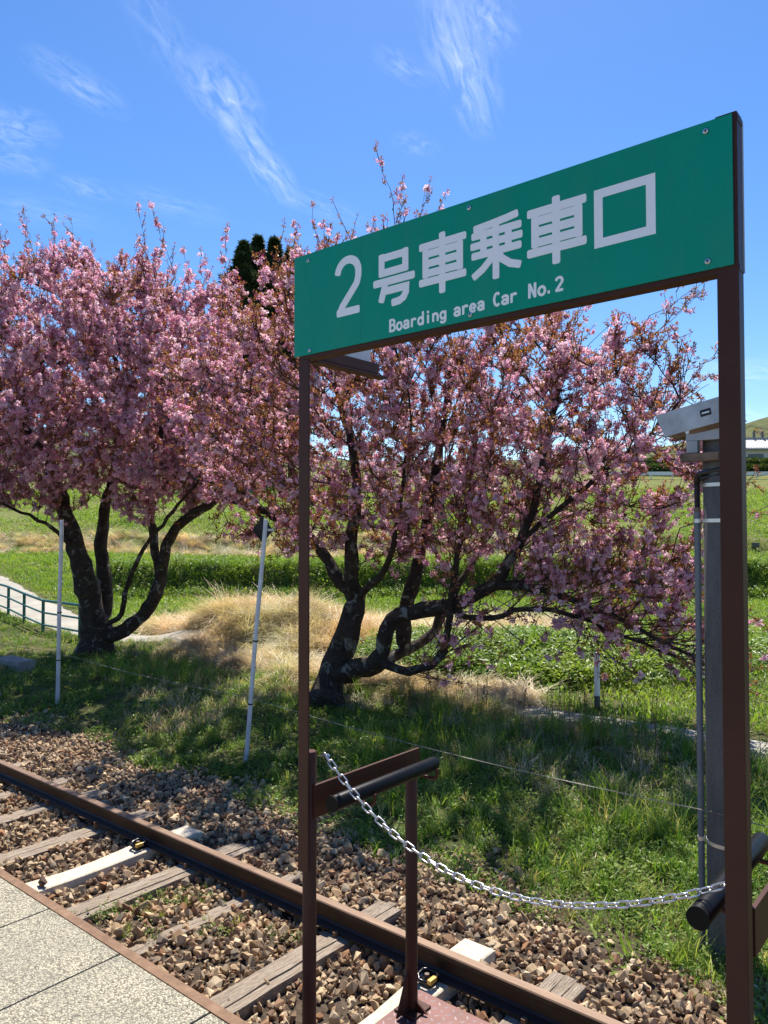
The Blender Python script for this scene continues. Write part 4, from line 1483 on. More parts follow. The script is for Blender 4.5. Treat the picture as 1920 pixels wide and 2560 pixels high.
def cherry_tree(label, base_px, depth, guides, blobs, nattr, ntwig, seed, bl_dens, leaf_dens, scale=1.0, group='flowering cherry trees', upright=.6, top_twigs=(), bare=(), bl_size=1.0):
    r = np.random.RandomState(seed)
    base = at_ground(*base_px)
    root = empty('cherry_tree', tuple(base), label, 'tree', group)
    pos, par, nr = [], [], {}
    gidx = {}
    for g in guides:
        name, start, pts, r0, r1 = g
        P = [at_depth(*p) for p in pts]
        if start is None:
            P[0] = base - np.array([0, 0, .15]); prev = -1
        else:
            # nearest node of an earlier limb
            cand = gidx[start]; prev = min(cand, key=lambda i: np.linalg.norm(pos[i] - P[0]))
            P[0] = pos[prev]
        # dense smooth polyline
        P = np.array(P); s = np.concatenate([[0], np.cumsum(np.linalg.norm(np.diff(P, axis=0), axis=1))])
        m = max(3, int(s[-1] / .16))
        tt = np.linspace(0, s[-1], m)
        Q = np.stack([np.interp(tt, s, P[:, j]) for j in range(3)], 1)
        for _ in range(2):
            Q[1:-1] = .25 * Q[:-2] + .5 * Q[1:-1] + .25 * Q[2:]
        Q[1:-1] += r.normal(0, .012, Q[1:-1].shape)
        gidx[name] = []
        for i in range(m):
            if i == 0 and start is not None:
                continue
            pos.append(Q[i]); par.append(prev); prev = len(pos) - 1
            gidx[name].append(prev)
            t = i / (m - 1)
            rr = r0 + (r1 - r0) * t
            if start is None: rr *= 1 + .55 * math.exp(-i * .16 / .25)
            nr[prev] = rr * (1 + r.normal(0, .05))
    # attractors in the crown
    vol = np.array([b[3] * b[4] * b[5] for b in blobs]); cnt = (nattr * vol / vol.sum()).astype(int)
    at = []
    for (l, d, z, rl, rd, rz), c in zip(blobs, cnt):
        u = np.stack([rv(r) for _ in range(c)]) * (r.uniform(0, 1, c) ** .42)[:, None]
        l_, d_, z_ = l + u[:, 0] * rl, d + u[:, 1] * rd, z + u[:, 2] * rz
        at.append(np.stack([d_ * sy + l_ * cy, d_ * cy - l_ * sy, z_], 1))
    at = np.concatenate(at)
    at = at[at[:, 2] > ground_z(at[:, 0], at[:, 1]) + .75]
    low = np.array([np.linalg.norm(at - p, axis=1) for p in pos[::3]]).min(0)
    at = at[low > .3]
    nseed = len(pos)
    pos, par = grow(pos, par, at, seed=seed)
    chs, rad, kids = chains(pos, par, nr)
    big, small = MB(), MB()
    for ch in chs:
        P = pos[ch]; rr = rad[ch].copy()
        if ch[0] in nr or ch[-1] in nr:
            rr[0] = min(rr[0], rr[1] * 1.25)
        rmax = rr.max()
        if rmax > .022:
            # lumpy bark on thick limbs
            big.tube(P, rr * (1 + r.normal(0, .05 if rmax > .05 else .03, len(rr))), 12 if rmax > .08 else 7, True)
        else:
            small.tube(P, rr, 4, False)
    big.build('trunk', M['bark'], root, True)
    # flowering shoots
    cand = np.array([i for i in range(nseed, len(pos)) if rad[i] < .028])
    deg = np.array([len(kids[i]) for i in cand])
    w = np.where(deg == 0, 3.0, 1.0); w /= w.sum()
    pick = r.choice(cand, ntwig, p=w)
    B_, L_, T_ = [], [], []
    ctr = pos[nseed:].mean(0)
    def shoot(p0, d, ln, dens=1.0):
        m = 6; pts = [p0]; dd = d.copy()
        for i in range(m):
            dd = dd + np.array([0, 0, .10 * upright]) + r.normal(0, .10, 3); dd /= np.linalg.norm(dd)
            pts.append(pts[-1] + dd * ln / m)
        pts = np.array(pts)
        small.tube(pts, np.linspace(.0072, .0030, m + 1) * scale, 3, False)
        s = np.linspace(0, 1, m + 1)
        pt = lambda t: np.array([np.interp(t, s, pts[:, j]) for j in range(3)])
        loc = float(vnoise(p0[0] * .9 + p0[2] * .7, p0[1] * .9 - p0[2] * .8, seed))
        full = dens * np.clip(.15 + 1.7 * loc, .1, 1.6) * (r.uniform(.9, 1.6) if r.uniform() < .62 else r.uniform(0, .35))
        nk = int(ln / .085 * bl_dens * full + r.uniform())
        for t in r.uniform(.1, 1.0, nk):
            c = pt(t)
            for _ in range(r.randint(1, 4)):
                B_.append(c + r.normal(0, .022, 3))
        nl = int(ln / .085 * leaf_dens * (1.5 - .6 * min(1.5, full)) * r.uniform(.4, 1.4))
        for t in r.uniform(.05, 1.0, nl):
            L_.append(pt(t) + r.normal(0, .015, 3))
        T_.append(pts[-1])
    for i in pick:
        d0 = pos[i] - pos[par[i]]; d0 /= np.linalg.norm(d0)
        outw = pos[i] - ctr; outw /= np.linalg.norm(outw) + 1e-9
        d = d0 * .6 + outw * .35 + np.array([0, 0, upright]) + r.normal(0, .45, 3); d /= np.linalg.norm(d)
        shoot(pos[i], d, r.uniform(.18, .55) * scale)
    # long upright shoots above the crown
    topi = cand[np.argsort(-(pos[cand][:, 2] + r.normal(0, .35, len(cand))))[:160]]
    for i in topi[r.permutation(len(topi))[:75]]:
        d = np.array([0, 0, 1.0]) + r.normal(0, .28, 3); d /= np.linalg.norm(d)
        shoot(pos[i], d, r.uniform(.5, 1.15) * scale, .8)
    for (px, py, px2, py2, dd, den) in top_twigs:
        a, c = at_depth(px, py, dd), at_depth(px2, py2, dd + r.normal(0, .1))
        j = int(np.argmin(np.linalg.norm(pos - a, axis=1)))
        small.tube([pos[j], (pos[j] + a) / 2 + r.normal(0, .03, 3), a], [.010, .008, .0065], 4, False)
        n = 7; Q = np.array([a + (c - a) * t + r.normal(0, .03, 3) * (0 < t < 1) for t in np.linspace(0, 1, n)])
        small.tube(Q, np.linspace(.0065, .0022, n), 4, False)
        for t in np.linspace(0.05, 1, int(np.linalg.norm(c - a) / .16)):
            k = a + (c - a) * t
            s_d = (c - a) / np.linalg.norm(c - a) + r.normal(0, .5, 3); s_d /= np.linalg.norm(s_d)
            shoot(k, s_d, r.uniform(.12, .42), den)
    # long thin grey shoots with few flowers along the lower limbs
    for nm in bare:
        for i in gidx[nm]:
            if rad[i] > .07: continue
            for _ in range(r.randint(2, 6)):
                d0 = pos[i] - pos[par[i]]; d0 /= np.linalg.norm(d0) + 1e-9
                d = d0 * .9 + r.normal(0, .45, 3) + np.array([0, 0, .12]); d /= np.linalg.norm(d)
                p, ln = pos[i], r.uniform(.5, 1.3); Q = [p]
                for q in range(7):
                    d = d + r.normal(0, .10, 3) + np.array([0, 0, .03]); d /= np.linalg.norm(d); Q.append(Q[-1] + d * ln / 7)
                small.tube(Q, np.linspace(.0075, .0025, 8), 4, False)
                for q in (3, 5, 6):
                    if r.uniform() < .7:
                        dd = d + r.normal(0, .5, 3); dd /= np.linalg.norm(dd); shoot(Q[q], dd, r.uniform(.10, .35), .7)
    tw = small.build('twigs', M['twig'], root); tw['kind'] = 'stuff'
    B_, L_, T_ = np.array(B_), np.array(L_), np.array(T_)
    n = len(B_)
    sc = r.uniform(.50, .95, n) * bl_size
    rot = np.stack([r.normal(0, .5, n), r.normal(0, .5, n), r.uniform(0, 6.28, n)], 1)
    scatter('blossoms', B_, rot, sc, PR['blossom'], r.randint(0, 8, n), root)
    n = len(L_)
    scatter('leaves', L_, np.stack([r.normal(0, .6, n), r.normal(0, .6, n), r.uniform(0, 6.28, n)], 1), r.uniform(.6, 1.1, n), PR['leaf'], r.randint(0, 5, n), root)
    n = len(T_)
    scatter('buds', T_, np.stack([r.normal(0, .4, n), r.normal(0, .4, n), r.uniform(0, 6.28, n)], 1), r.uniform(.8, 1.3, n), PR['budtip'], r.randint(0, 3, n), root)
    print('TREE', label[:30], 'nodes', len(pos), 'blossoms', len(B_), 'leaves', len(L_))


D2 = 11.3
cherry_tree('spreading pink cherry tree with a low forked trunk behind the boarding sign', (806, 1765), D2, [
    ('main', None, [(806, 1780, D2), (822, 1715, D2), (838, 1660, D2), (868, 1600, D2), (885, 1530, D2), (890, 1495, D2)], .25, .17),
    ('left', 'main', [(888, 1500, D2), (857, 1470, D2), (828, 1415, 11.4), (798, 1365, 11.5), (748, 1322, 11.6), (684, 1290, 11.8), (613, 1265, 12.0), (540, 1235, 12.3), (470, 1180, 12.6)], .105, .035),
    ('upl', 'main', [(888, 1500, D2), (878, 1440, 11.2), (874, 1388, 11.1), (887, 1282, 11.1), (893, 1180, 11.1), (868, 1060, 11.2), (830, 940, 11.3)], .115, .035),
    ('sm', 'main', [(890, 1495, D2), (930, 1460, 10.9), (965, 1430, 10.6), (990, 1330, 10.3), (1010, 1200, 10.1)], .06, .025),
    ('r1', 'main', [(828, 1690, D2), (895, 1665, 11.0), (950, 1664, 10.7), (963, 1600, 10.6), (970, 1546, 10.5), (1005, 1527, 10.5), (1085, 1527, 10.4), (1191, 1490, 10.3), (1233, 1464, 10.2)], .135, .085),
    ('r1up', 'r1', [(1233, 1464, 10.2), (1262, 1418, 10.2), (1300, 1358, 10.2), (1335, 1270, 10.2), (1355, 1190, 10.3), (1372, 1080, 10.4), (1405, 950, 10.5)], .075, .028),
    ('r1r', 'r1', [(1233, 1464, 10.2), (1310, 1468, 9.9), (1420, 1496, 9.6), (1540, 1548, 9.4), (1640, 1596, 9.3), (1730, 1640, 9.2)], .055, .02),
    ('r1b', 'r1', [(1233, 1464, 10.2), (1300, 1455, 10.4), (1420, 1432, 10.5), (1540, 1440, 10.5), (1690, 1490, 10.5)], .05, .018),
    ('r2', 'r1', [(950, 1668, 10.7), (1001, 1683, 10.5), (1064, 1680, 10.4), (1105, 1650, 10.35), (1118, 1600, 10.3), (1121, 1530, 10.3), (1140, 1400, 10.2), (1170, 1260, 10.1)], .07, .03),
    ('r3', 'main', [(830, 1700, D2), (905, 1680, 11.6), (980, 1645, 11.9), (1045, 1612, 12.1), (1078, 1596, 12.2), (1108, 1530, 12.2), (1160, 1440, 12.3), (1230, 1330, 12.5)], .125, .035),
    ('r3up', 'r3', [(1000, 1632, 11.95), (1008, 1560, 12.0), (1020, 1490, 12.0), (1039, 1430, 12.0), (1062, 1330, 12.0), (1085, 1200, 12.1), (1110, 1050, 12.2), (1130, 900, 12.3)], .13, .035),
    ('r4', 'r1', [(1120, 1520, 10.4), (1160, 1548, 10.2), (1230, 1548, 10.0), (1307, 1517, 9.8), (1423, 1530, 9.6), (1560, 1592, 9.5), (1690, 1640, 9.4)], .045, .016),
    ('upr', 'r1up', [(1300, 1358, 10.2), (1400, 1270, 9.9), (1500, 1190, 9.7), (1610, 1100, 9.6), (1700, 1000, 9.5)], .04, .015),
], [(-.2, 11.3, 4.2, 3.0, 3.0, 2.35), (1.8, 10.6, 3.75, 2.2, 2.5, 1.9), (.0, 10.4, 2.75, 1.9, 1.5, .8), (3.05, 10.0, 2.75, 1.35, 1.9, 1.55), (2.85, 9.7, 1.55, 1.35, 1.2, .65), (-1.7, 11.9, 4.0, 1.5, 2.2, 2.0), (.6, 11.8, 5.2, 2.3, 2.0, 1.5), (.6, 11.7, 3.7, 2.3, 1.6, 1.2)],
    2500, 5400, 21, .36, 1.05, upright=.5, bare=('r1r', 'r1b', 'r4', 'r2', 'upr', 'r1up'),
    top_twigs=[(1000, 600, 948, 400, 11.0, 1.0), (1010, 600, 1005, 480, 11.2, .9), (1040, 600, 1062, 478, 11.1, .9), (1560, 850, 1780, 690, 9.8, .5), (1480, 980, 1760, 720, 9.9, .5),
               (1600, 1000, 1785, 890, 9.7, .6), (1380, 900, 1490, 700, 10.3, .6), (1200, 900, 1300, 730, 10.6, .6), (1650, 860, 1690, 730, 9.7, .5), (1700, 1560, 1935, 1640, 9.0, .5),
               (1720, 1480, 1925, 1560, 9.1, .5), (1700, 1320, 1910, 1270, 9.0, .4), (1780, 1260, 1925, 1180, 8.6, .25), (1750, 1080, 1925, 1075, 9.2, .5)])

D1 = 15.4
cherry_tree('tall dense pink cherry tree with several stems left of the sign', (240, 1632), D1, [
    ('main', None, [(245, 1640, D1), (243, 1600, D1), (240, 1570, D1)], .31, .29),
    ('a', 'main', [(238, 1575, D1), (224, 1500, 15.3), (214, 1450, 15.2), (196, 1390, 15.1), (172, 1310, 15.0), (150, 1240, 14.9), (118, 1150, 14.8), (60, 1070, 14.7), (0, 1000, 14.6)], .25, .06),
    ('b', 'main', [(250, 1580, D1), (270, 1510, 15.7), (262, 1430, 15.8), (252, 1360, 15.9), (262, 1260, 16.0), (292, 1150, 16.2), (305, 1030, 16.4), (290, 900, 16.5)], .16, .05),
    ('c', 'main', [(258, 1590, D1), (310, 1580, 15.3), (350, 1550, 15.3), (388, 1495, 15.2), (407, 1430, 15.1), (412, 1365, 15.0), (440, 1312, 14.9), (515, 1268, 14.7), (575, 1225, 14.6), (640, 1150, 14.5)], .165, .05),
    ('c2', 'c', [(402, 1450, 15.1), (386, 1385, 15.2), (378, 1300, 15.3), (382, 1230, 15.3), (395, 1120, 15.3), (425, 980, 15.3), (450, 850, 15.3)], .095, .035),
    ('d', 'main', [(262, 1580, D1), (308, 1540, 15.0), (312, 1480, 14.9), (345, 1395, 14.7), (372, 1352, 14.6), (430, 1280, 14.4), (500, 1200, 14.2)], .06, .025),
    ('e', 'a', [(196, 1390, 15.1), (150, 1330, 14.7), (80, 1290, 14.2), (10, 1260, 13.8), (-60, 1240, 13.4)], .05, .02),
], [(-5.7, 15.6, 5.5, 3.7, 3.4, 2.2), (-7.6, 15.4, 4.8, 2.2, 2.8, 1.9), (-3.6, 15.2, 4.7, 1.7, 2.6, 1.9), (-5.4, 14.6, 4.2, 3.4, 2.6, 1.3), (-6.2, 15.8, 6.8, 2.4, 2.0, 1.0), (-7.2, 14.5, 3.4, 1.9, 1.6, .75), (-4.2, 14.3, 3.5, 1.6, 1.4, .7)],
    2900, 7000, 33, .52, .95, bl_size=1.15, scale=1.15, upright=.6,
    top_twigs=[(380, 700, 350, 545, 14.8, 1.2), (440, 700, 385, 540, 14.9, 1.2), (190, 690, 180, 560, 15.0, 1.1), (140, 680, 130, 560, 15.0, 1.0), (80, 660, 60, 550, 15.2, 1.0),
               (30, 700, -5, 575, 15.0, 1.1), (570, 720, 562, 575, 14.8, .9), (740, 740, 742, 600, 14.6, .8), (500, 740, 505, 640, 14.8, 1.0), (300, 700, 335, 620, 15.0, .9)])


# ------------------------------------------------------------------ far trees, house, hedge, guard rail, hill
def cedar(px, top_py, depth, wid, k, label):
    b0 = at_depth(px, 1300, depth); x, y = b0[0], b0[1]; z0 = float(ground_z(x, y))
    top = at_depth(px, top_py, depth)[2]; h = top - z0
    t = empty('cedar_tree', (x, y, z0), label, 'tree', 'dark cedars on the hill')
    MB().tube([(x, y, z0 - .5), (x, y, z0 + h * .5), (x, y, z0 + h * .97)], [.35, .22, .04], 8).build('trunk', M['bark'], t, True)
    r = np.random.RandomState(60 + k); n = 3000
    u = r.uniform(0, 1, n) ** .85
    zz = h * (.12 + .88 * u)
    env = wid * np.minimum(1, (1 - u) * 3.2) ** .8 * (1 + .30 * np.sin(u * 61 + k * 2) + .2 * np.sin(u * 143 + k)) + .06
    a = r.uniform(0, 6.28, n); q = env * np.sqrt(r.uniform(.2, 1, n)) * (1 + .38 * np.sin(a * 3 + u * 31 + k))
    P = np.stack([x + q * np.cos(a), y + q * np.sin(a), z0 + zz - q * .25], 1)
    scatter('crown', P, np.stack([r.normal(0, .5, n), r.normal(0, .5, n), r.uniform(0, 6.28, n)], 1), r.uniform(.5, 1.15, n), PR['needle'], r.randint(0, 4, n), t)
for k, (px, tp, dd, wd, lab) in enumerate(((606, 604, 70, 1.7, 'broad dark cedar leftmost in the row above the blossom'), (642, 590, 72, 1.45, 'dark cedar second from left in the row above the blossom'),
                                           (684, 594, 71, 1.5, 'dark pointed cedar rising nearest left of the green sign'), (728, 620, 73, 1.4, 'lower dark cedar half hidden by the left edge of the sign'),
                                           (586, 700, 74, 1.2, 'short dark cedar at the foot of the row of cedars'))):
    cedar(px, tp, dd, wd, k, lab)


def bare_tree(px, top_py, depth, k, label):
    b0 = at_depth(px, 1300, depth); x, y = b0[0], b0[1]; z0 = float(ground_z(x, y)); h = at_depth(px, top_py, depth)[2] - z0
    t = empty('bare_tree', (x, y, z0), label, 'tree', 'bare trees behind the cherries')
    r = np.random.RandomState(90 + k); big, sm = MB(), MB()
    def br(p, d, ln, rd, lev):
        pts = [p]
        for i in range(4):
            d = d + r.normal(0, .13, 3) + np.array([0, 0, .08]); d /= np.linalg.norm(d); pts.append(pts[-1] + d * ln / 4)
        (big if lev < 2 else sm).tube(pts, np.linspace(rd, rd * .55, 5), 6 if lev < 2 else 3, False)
        if lev < 4:
            for i in range(3 if lev else 6):
                q = pts[r.randint(1, 5)]; nd = d + r.normal(0, .55, 3); nd /= np.linalg.norm(nd)
                br(q, nd, ln * r.uniform(.5, .75), rd * .5, lev + 1)
    br(np.array([x, y, z0 - .3]), np.array([0, 0, 1.0]), h * .5, h * .018, 0)
    big.build('trunk', M['twig'], t, True); o = sm.build('twigs', M['twig'], t); o['kind'] = 'stuff'
bare_tree(1110, 790, 42, 1, 'bare grey tree showing faintly through the right cherry crown')
bare_tree(480, 770, 46, 2, 'bare grey tree showing faintly through the left cherry crown')


def build_house():
    D = 86.0
    c = at_depth(1868, 1167, D); base = c[2] - .8
    X = np.array([rt[0], rt[1], 0]); X /= np.linalg.norm(X); Yd = np.array([-X[1], X[0], 0])
    h = empty('farmhouse', (c[0], c[1], base), 'white walled house with grey tiled roof on top of the right slope', 'house')
    def P(a, d, z): return c + X * a + Yd * d + np.array([0, 0, base - c[2] + z])
    def box(b, a0, a1, d0, d1, z0, z1):
        vs = [P(a, d, z) for a in (a0, a1) for d in (d0, d1) for z in (z0, z1)]
        b.add(vs, [(0, 1, 3, 2), (4, 6, 7, 5), (0, 4, 5, 1), (2, 3, 7, 6), (0, 2, 6, 4), (1, 5, 7, 3)]); return b
    ez = (1167 - 1123) / FOCAL_PX * D + .8; rz = (1167 - 1093) / FOCAL_PX * D + .8
    box(MB(), -1.5, 10, 0, 7, -1, ez).build('wall', M['plaster'], h)
    b = MB(); b.add([P(-2.2, -.7, ez - .1), P(10.7, -.7, ez - .1), P(10.7, 3.5, rz), P(-2.2, 3.5, rz), P(-2.2, 7.7, ez - .1), P(10.7, 7.7, ez - .1),
                     P(-2.2, -.7, ez + .02), P(10.7, -.7, ez + .02), P(10.7, 3.5, rz + .14), P(-2.2, 3.5, rz + .14), P(-2.2, 7.7, ez + .02), P(10.7, 7.7, ez + .02)],
                    [(0, 1, 2, 3), (3, 2, 5, 4), (6, 9, 8, 7), (9, 10, 11, 8), (0, 6, 7, 1), (4, 5, 11, 10), (0, 3, 9, 6), (3, 4, 10, 9), (1, 7, 8, 2), (2, 8, 11, 5)])
    rf = b.build('roof', M['tile'], h)
    b = MB()
    for a in np.arange(-2.1, 10.7, .28):
        p0, p1 = P(a, -.72, ez + .05), P(a, 3.5, rz + .17); b.tube([p0, p1], .06, 5)
    o = b.build('tile_ribs', M['tile'], rf); o['kind'] = 'stuff'
    box(MB(), -2.2, 10.7, 3.3, 3.7, rz + .1, rz + .38).build('roof_ridge', M['tile'], rf)
    for a in (.15, 3.6, 6.6):
        w = box(MB(), a, a + 1.7, -.05, .02, .9, ez - .55).build('window', M['frame'], h)
        for q in (0, 1):
            box(MB(), a + .08 + q * .8, a + .78 + q * .8, -.06, -.052, .98, ez - .63).build('pane', M['glass'], w)
    b = MB(); b.tube([P(2.75, -.12, -.5), P(2.75, -.12, ez - .1)], .06, 6); b.build('downpipe', M['frame'], h)
    # chimney pots / vents on the ridge line seen over the roof
    for a in (2.4, 3.4):
        box(MB(), a, a + .18, 3.3, 3.6, rz + .38, rz + 1.1).build('vent_pipe', M['frame'], h)
    # clipped tea hedges below the house
    for k, (py, hh, lab) in enumerate(((1160, .9, 'clipped green hedge row just below the white house'), (1176, 1.0, 'darker clipped hedge row above the white guard rail'))):
        dd = 80 - k * 4
        q = at_depth(1880, py, dd); gz = float(ground_z(q[0], q[1]))
        hd = empty('hedge', (q[0], q[1], gz), lab, 'hedge', 'hedge rows below the house')
        r = np.random.RandomState(70 + k); n = 1500
        a, d_, z_ = r.uniform(-12, 8, n), r.uniform(-.6, .6, n), r.uniform(0, 1, n)
        topz = q[2] + .35
        zz = gz + (topz - gz) * z_ ** .6
        Pn = np.stack([q[0] + X[0] * a + Yd[0] * d_, q[1] + X[1] * a + Yd[1] * d_, zz], 1)
        scatter('leaves', Pn, zrot(n), r.uniform(1.2, 2.2, n), PR['hedge'], r.randint(0, 3, n), hd)
        b = MB()
        for a0 in np.arange(-12, 8, 1.0):
            p0 = np.array([q[0] + X[0] * a0, q[1] + X[1] * a0, gz - .2]); b.tube([p0, p0 + np.array([0, 0, max(.3, topz - gz)])], .05, 5)
        b.build('stems', M['bark'], hd)['kind'] = 'stuff'
    q = at_depth(1880, 1184, 72); gz = float(ground_z(q[0], q[1]))
    g = empty('guard_rail', (q[0], q[1], gz), 'white road guard rail crossing the slope below the house', 'guard rail')
    def Q(a, d, z): return np.array([q[0] + X[0] * a + Yd[0] * d, q[1] + X[1] * a + Yd[1] * d, z])
    b = MB(); vs = [Q(a, d, z) for a in (-14, 10) for d in (-.05, .05) for z in (q[2] - .16, q[2] + .19)]
    b.add(vs, [(0, 1, 3, 2), (4, 6, 7, 5), (0, 4, 5, 1), (2, 3, 7, 6), (0, 2, 6, 4), (1, 5, 7, 3)]); b.build('beam', M['railwhite'], g)
    for a in np.arange(-13.5, 10, 2.0):
        MB().tube([Q(a, .12, min(gz, q[2] - .8) - .3), Q(a, .12, q[2] + .15)], .06, 6).build('post', M['railwhite'], g)


build_house()


def m_hill():
    t = NT('hill_wood'); p = t.pos(); n = t.noise(p, .12, 7, .7)
    return t.bsdf(t.ramp(n, [(0.3, (0.05, 0.07, 0.022)), (0.7, (0.15, 0.15, 0.06))]), .95, 0, t.bump(t.noise(p, .5, 5), 1, 1.0), .1)


def build_hill():
    mat = m_hill()
    d = np.linspace(170, 420, 24); l = np.linspace(-420, 520, 60)
    Dg, Lg = np.meshgrid(d, l)
    ridge = 10 + 26 * np.exp(-((Dg - 280) / 70) ** 2) * (.55 + .6 * vnoise(Lg * .012, Lg * 0 + 2, 4) + .5 * np.exp(-((Lg - 185) / 60) ** 2)) * sstep(-420, -330, Lg) * (1 - sstep(430, 520, Lg))
    ridge += 2.0 * vnoise(Dg * .09, Lg * .09, 6) * (ridge > 12) - 3.0 * (ridge <= 10.3)
    X = Dg * sy + Lg * cy; Y = Dg * cy - Lg * sy
    n, m = X.shape; idx = np.arange(n * m).reshape(n, m)
    f = np.stack([idx[:-1, :-1], idx[:-1, 1:], idx[1:, 1:], idx[1:, :-1]], -1).reshape(-1, 4)
    b = MB(); b.v = [tuple(p) for p in np.stack([X, Y, ridge], -1).reshape(-1, 3).tolist()]; b.f = [tuple(q) for q in f.tolist()]
    tag(b.build('hills', mat, smooth=True), kind='structure')


build_hill()


# ------------------------------------------------------------------ ground cover
def place(name, x, y, protos, smin, smax, tilt=.2, zo=-.01, label=None, cat=None, wide=1.0):
    n = len(x)
    if n == 0: return
    s = rng.uniform(smin, smax, n)
    z = ground_z(x, y) + zo
    scatter(name, np.stack([x, y, z], 1), zrot(n, tilt), np.stack([s * wide, s * wide, s], 1), protos, label=label, cat=cat)


def build_cover():
    # bank between ballast and path
    n = 34000
    x, y, d, l = field_points(n, 3.6, 24, 1.0, 1.15)
    edge = 4.85 - .42 * sstep(-3.6, -1.5, x) + .35 * (vnoise(x * 1.1, x * 0 + 2, 8) - .5) * 2
    pa = vnoise(x * .9, y * .9, 12)
    base = (y > edge) & (y < 9.6) & ~on_path(x, y, .12)
    pa2 = vnoise(x * 3.1, y * 3.1, 14)
    k = base & (rng.uniform(0, 1, n) < 1.5 * pa * pa2 + .10)
    place('grass', x[k], y[k], PR['grass'], .6, 1.6, label='short green grass on the bank beside the track', cat='grass')
    x, y, d, l = field_points(16000, 3.6, 15, 1.0, .9)
    edge = 4.8 - .42 * sstep(-3.6, -1.5, x) + .35 * (vnoise(x * 1.1, x * 0 + 2, 8) - .5) * 2
    k = (y > edge) & (y < 9.0) & ~on_path(x, y, .1) & (rng.uniform(0, 1, len(x)) < 1.7 * vnoise(x * 1.3, y * 1.3, 15) * vnoise(x * 4.1, y * 4.1, 16) + .12)
    place('weeds', x[k], y[k], PR['weed'], .6, 1.4, label='low broad leaved weeds in the bank grass', cat='weeds')
    x, y, d, l = field_points(2600, 4.2, 14, 1.0, .8)
    k = (y > 6.0) & (y < 9.2) & ~on_path(x, y, .05) & (vnoise(x * .8, y * .8, 21) > .58)
    place('tall_grass', x[k], y[k], PR['tallgrass'], .6, 1.15, label='taller green grass tufts near the top of the bank', cat='grass')
    x, y, d, l = field_points(7500, 4.0, 16, 1.0, .9)
    k = (y > 5.3) & (y < 9.3) & ~on_path(x, y, .1) & ((vnoise(x * .7, y * .7, 31) > .62) | (y > 8.1))
    place('dry_tufts', x[k], y[k], PR['dryshort'], .5, 1.1, label='straw coloured dry tufts among the bank grass', cat='dry grass')
    x, y, d, l = field_points(500, 6.0, 12, .5)
    k = (y > 7.2) & (y < 8.9) & (l > .5) & (vnoise(x * .8, y * .8, 41) > .4)
    place('dock_stalks', x[k], y[k], PR['dock'], .7, 1.15, .08, label='thin reddish dock stalks standing in front of the path', cat='stalks')
    x, y, d, l = field_points(9000, 8, 17, .5, .9)
    k = (y > 8.05) & (y < 8.85) & (x > -9.5) & (vnoise(x * .9, y * .5, 91) > .30)
    place('verge_grass', x[k], y[k], PR['tallgrass'] + PR['dryshort'] + PR['dry'][:2], .55, 1.0, .2, label='tall green and straw coloured grass along the near edge of the path', cat='grass')
    n = 1700
    x, y = rng.uniform(-12.9, -5.3, n), 8.75 + rng.uniform(0, 1, n) ** 1.2 * 1.15
    place('path_edge_straw', x, y, PR['dryshort'] + PR['dry'], .7, 1.25, .25, label='dry straw coloured grass hanging over the path behind the trunk', cat='dry grass')
    n = 60
    place('post_grass', rng.normal(-1.45, .22, n), rng.normal(4.62, .12, n), PR['grass'] + PR['weed'] + PR['tallgrass'][:1], .6, 1.0, .2, label='grass growing round the foot of the lamp post', cat='grass')
    # yellow flowers
    fx, fy = [], []
    for (px, py, m, sp) in ((150, 1755, 14, .25), (310, 1660, 7, .5), (455, 1650, 3, .3), (1900, 1800, 3, .3), (30, 1800, 4, .4)):
        g = at_ground(px, py)
        fx += list(g[0] + rng.normal(0, sp, m)); fy += list(g[1] + rng.normal(0, sp * .5, m))
    place('yellow_flowers', np.array(fx), np.array(fy), PR['flower'], .7, 1.2, .2, label='small yellow flowers in the grass by the left white pole', cat='flowers')
    # weeds in the ballast between the sleepers
    wx, wy = [], []
    for (px, py, m, sp) in ((400, 2270, 14, .10), (470, 2255, 12, .10), (250, 2300, 9, .05), (560, 2340, 7, .07), (330, 2290, 9, .1), (30, 1965, 8, .15), (340, 2350, 6, .05), (720, 2380, 4, .05)):
        g = at_ground(px, py)
        wx += list(g[0] + rng.normal(0, sp, m)); wy += list(g[1] + rng.normal(0, sp, m))
    wx, wy = np.array(wx), np.array(wy); k = (wy > 1.75) & (np.abs(wy - TC - .566) > .09)
    place('ballast_weeds', wx[k], wy[k], PR['weed'] + PR['grass'], .35, .7, .2, .02, label='small green weeds sprouting between the sleepers', cat='weeds')
    # beyond the path: lawn, dry heap, mugwort mound
    n = 15000
    x, y, d, l = field_points(n, 9, 29, 2, .75)
    heap = ((d - 15.4) / 2.6) ** 2 + ((l + 3.2) / 3.6) ** 2
    band = (d > 16.2) & (d < 19.6) & (l > -5) & (l < 4.5)
    mound = ((d - 14.3) / 2.6) ** 2 + ((l - 2.9) / 3.4) ** 2
    off = (y > 9.3) & ~on_path(x, y, -.05)
    k = off & (heap > .75) & ~(band & (l < 3.5)) & (mound > .8)
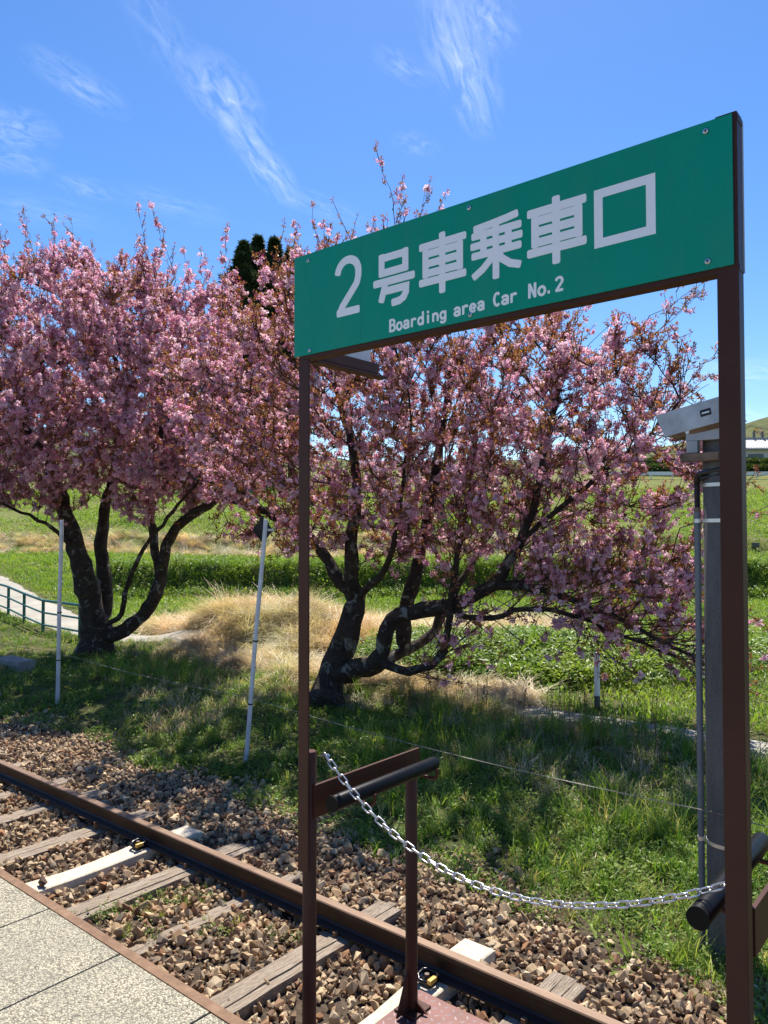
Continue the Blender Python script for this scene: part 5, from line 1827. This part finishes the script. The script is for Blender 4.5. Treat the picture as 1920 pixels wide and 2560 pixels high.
    place('lawn', x[k], y[k], PR['lawn'], .8, 1.5, .15, label='bright mown grass beyond the concrete path', cat='grass')
    x, y, d, l = field_points(22000, 10.5, 20, .5, .9)
    heap = ((d - 16.4) / 2.1) ** 2 + ((l + 2.7) / 2.9) ** 2
    band = (d > 16.6) & (d < 19.4) & (l > -6.3) & (l < 4.3)
    k = ((heap < 1) | band) & ~on_path(x, y, -.12) & (y > 9.3)
    place('dry_grass', x[k], y[k], PR['dry'], .9, 1.6, .35, label='heap of flattened straw coloured dry grass beyond the path', cat='dry grass')
    x, y, d, l = field_points(6500, 10, 19, 1.5, .8)
    mound = ((d - 14.3) / 2.6) ** 2 + ((l - 2.9) / 3.4) ** 2
    k = ((mound < 1) | ((l > .42 * d) & (d > 13) & (vnoise(x * .5, y * .5, 51) > .5))) & (y > 10.2)
    place('mugwort', x[k], y[k], PR['bigweed'], .8, 1.5, .2, label='dense mound of leafy green weeds beyond the marker post', cat='weeds')
    # terrace banks
    n = 16000
    x, y, d, l = field_points(n, 24, 62, 2, .8)
    w = l / d < -.37
    bank = (d > 26.9) & (d < 28.4) & ~w
    dry = (d > 35) & (d < 38.3) & (l / d < .33)
    hi = d > 38.3
    xb, yb, db, lb = field_points(2600, 26.9, 28.45, 2)
    kb = lb / db > -.37
    place('bank_weeds', xb[kb], yb[kb], PR['bigweed'] + PR['tallgrass'], .9, 1.6, .3, label='dark leafy weeds covering the first terrace bank', cat='weeds')
    k = dry
    place('terrace_straw', x[k], y[k], PR['dry'], .9, 1.6, .5, label='pale dry grass band on the second terrace bank', cat='dry grass')
    k = hi & (rng.uniform(0, 1, n) < .8) & (vnoise(x * .25, y * .25, 61) > .3)
    place('slope_grass', x[k], y[k], PR['lawn'], 1.2, 2.2, .3, label='rough green grass covering the upper slope', cat='grass', wide=1.4)
    k = ~bank & ~dry & ~hi & ~on_path(x, y, -.2)
    place('terrace_grass', x[k], y[k], PR['lawn'], 1.2, 2.2, .2, label='bright short grass on the flat terrace', cat='grass')


build_cover()
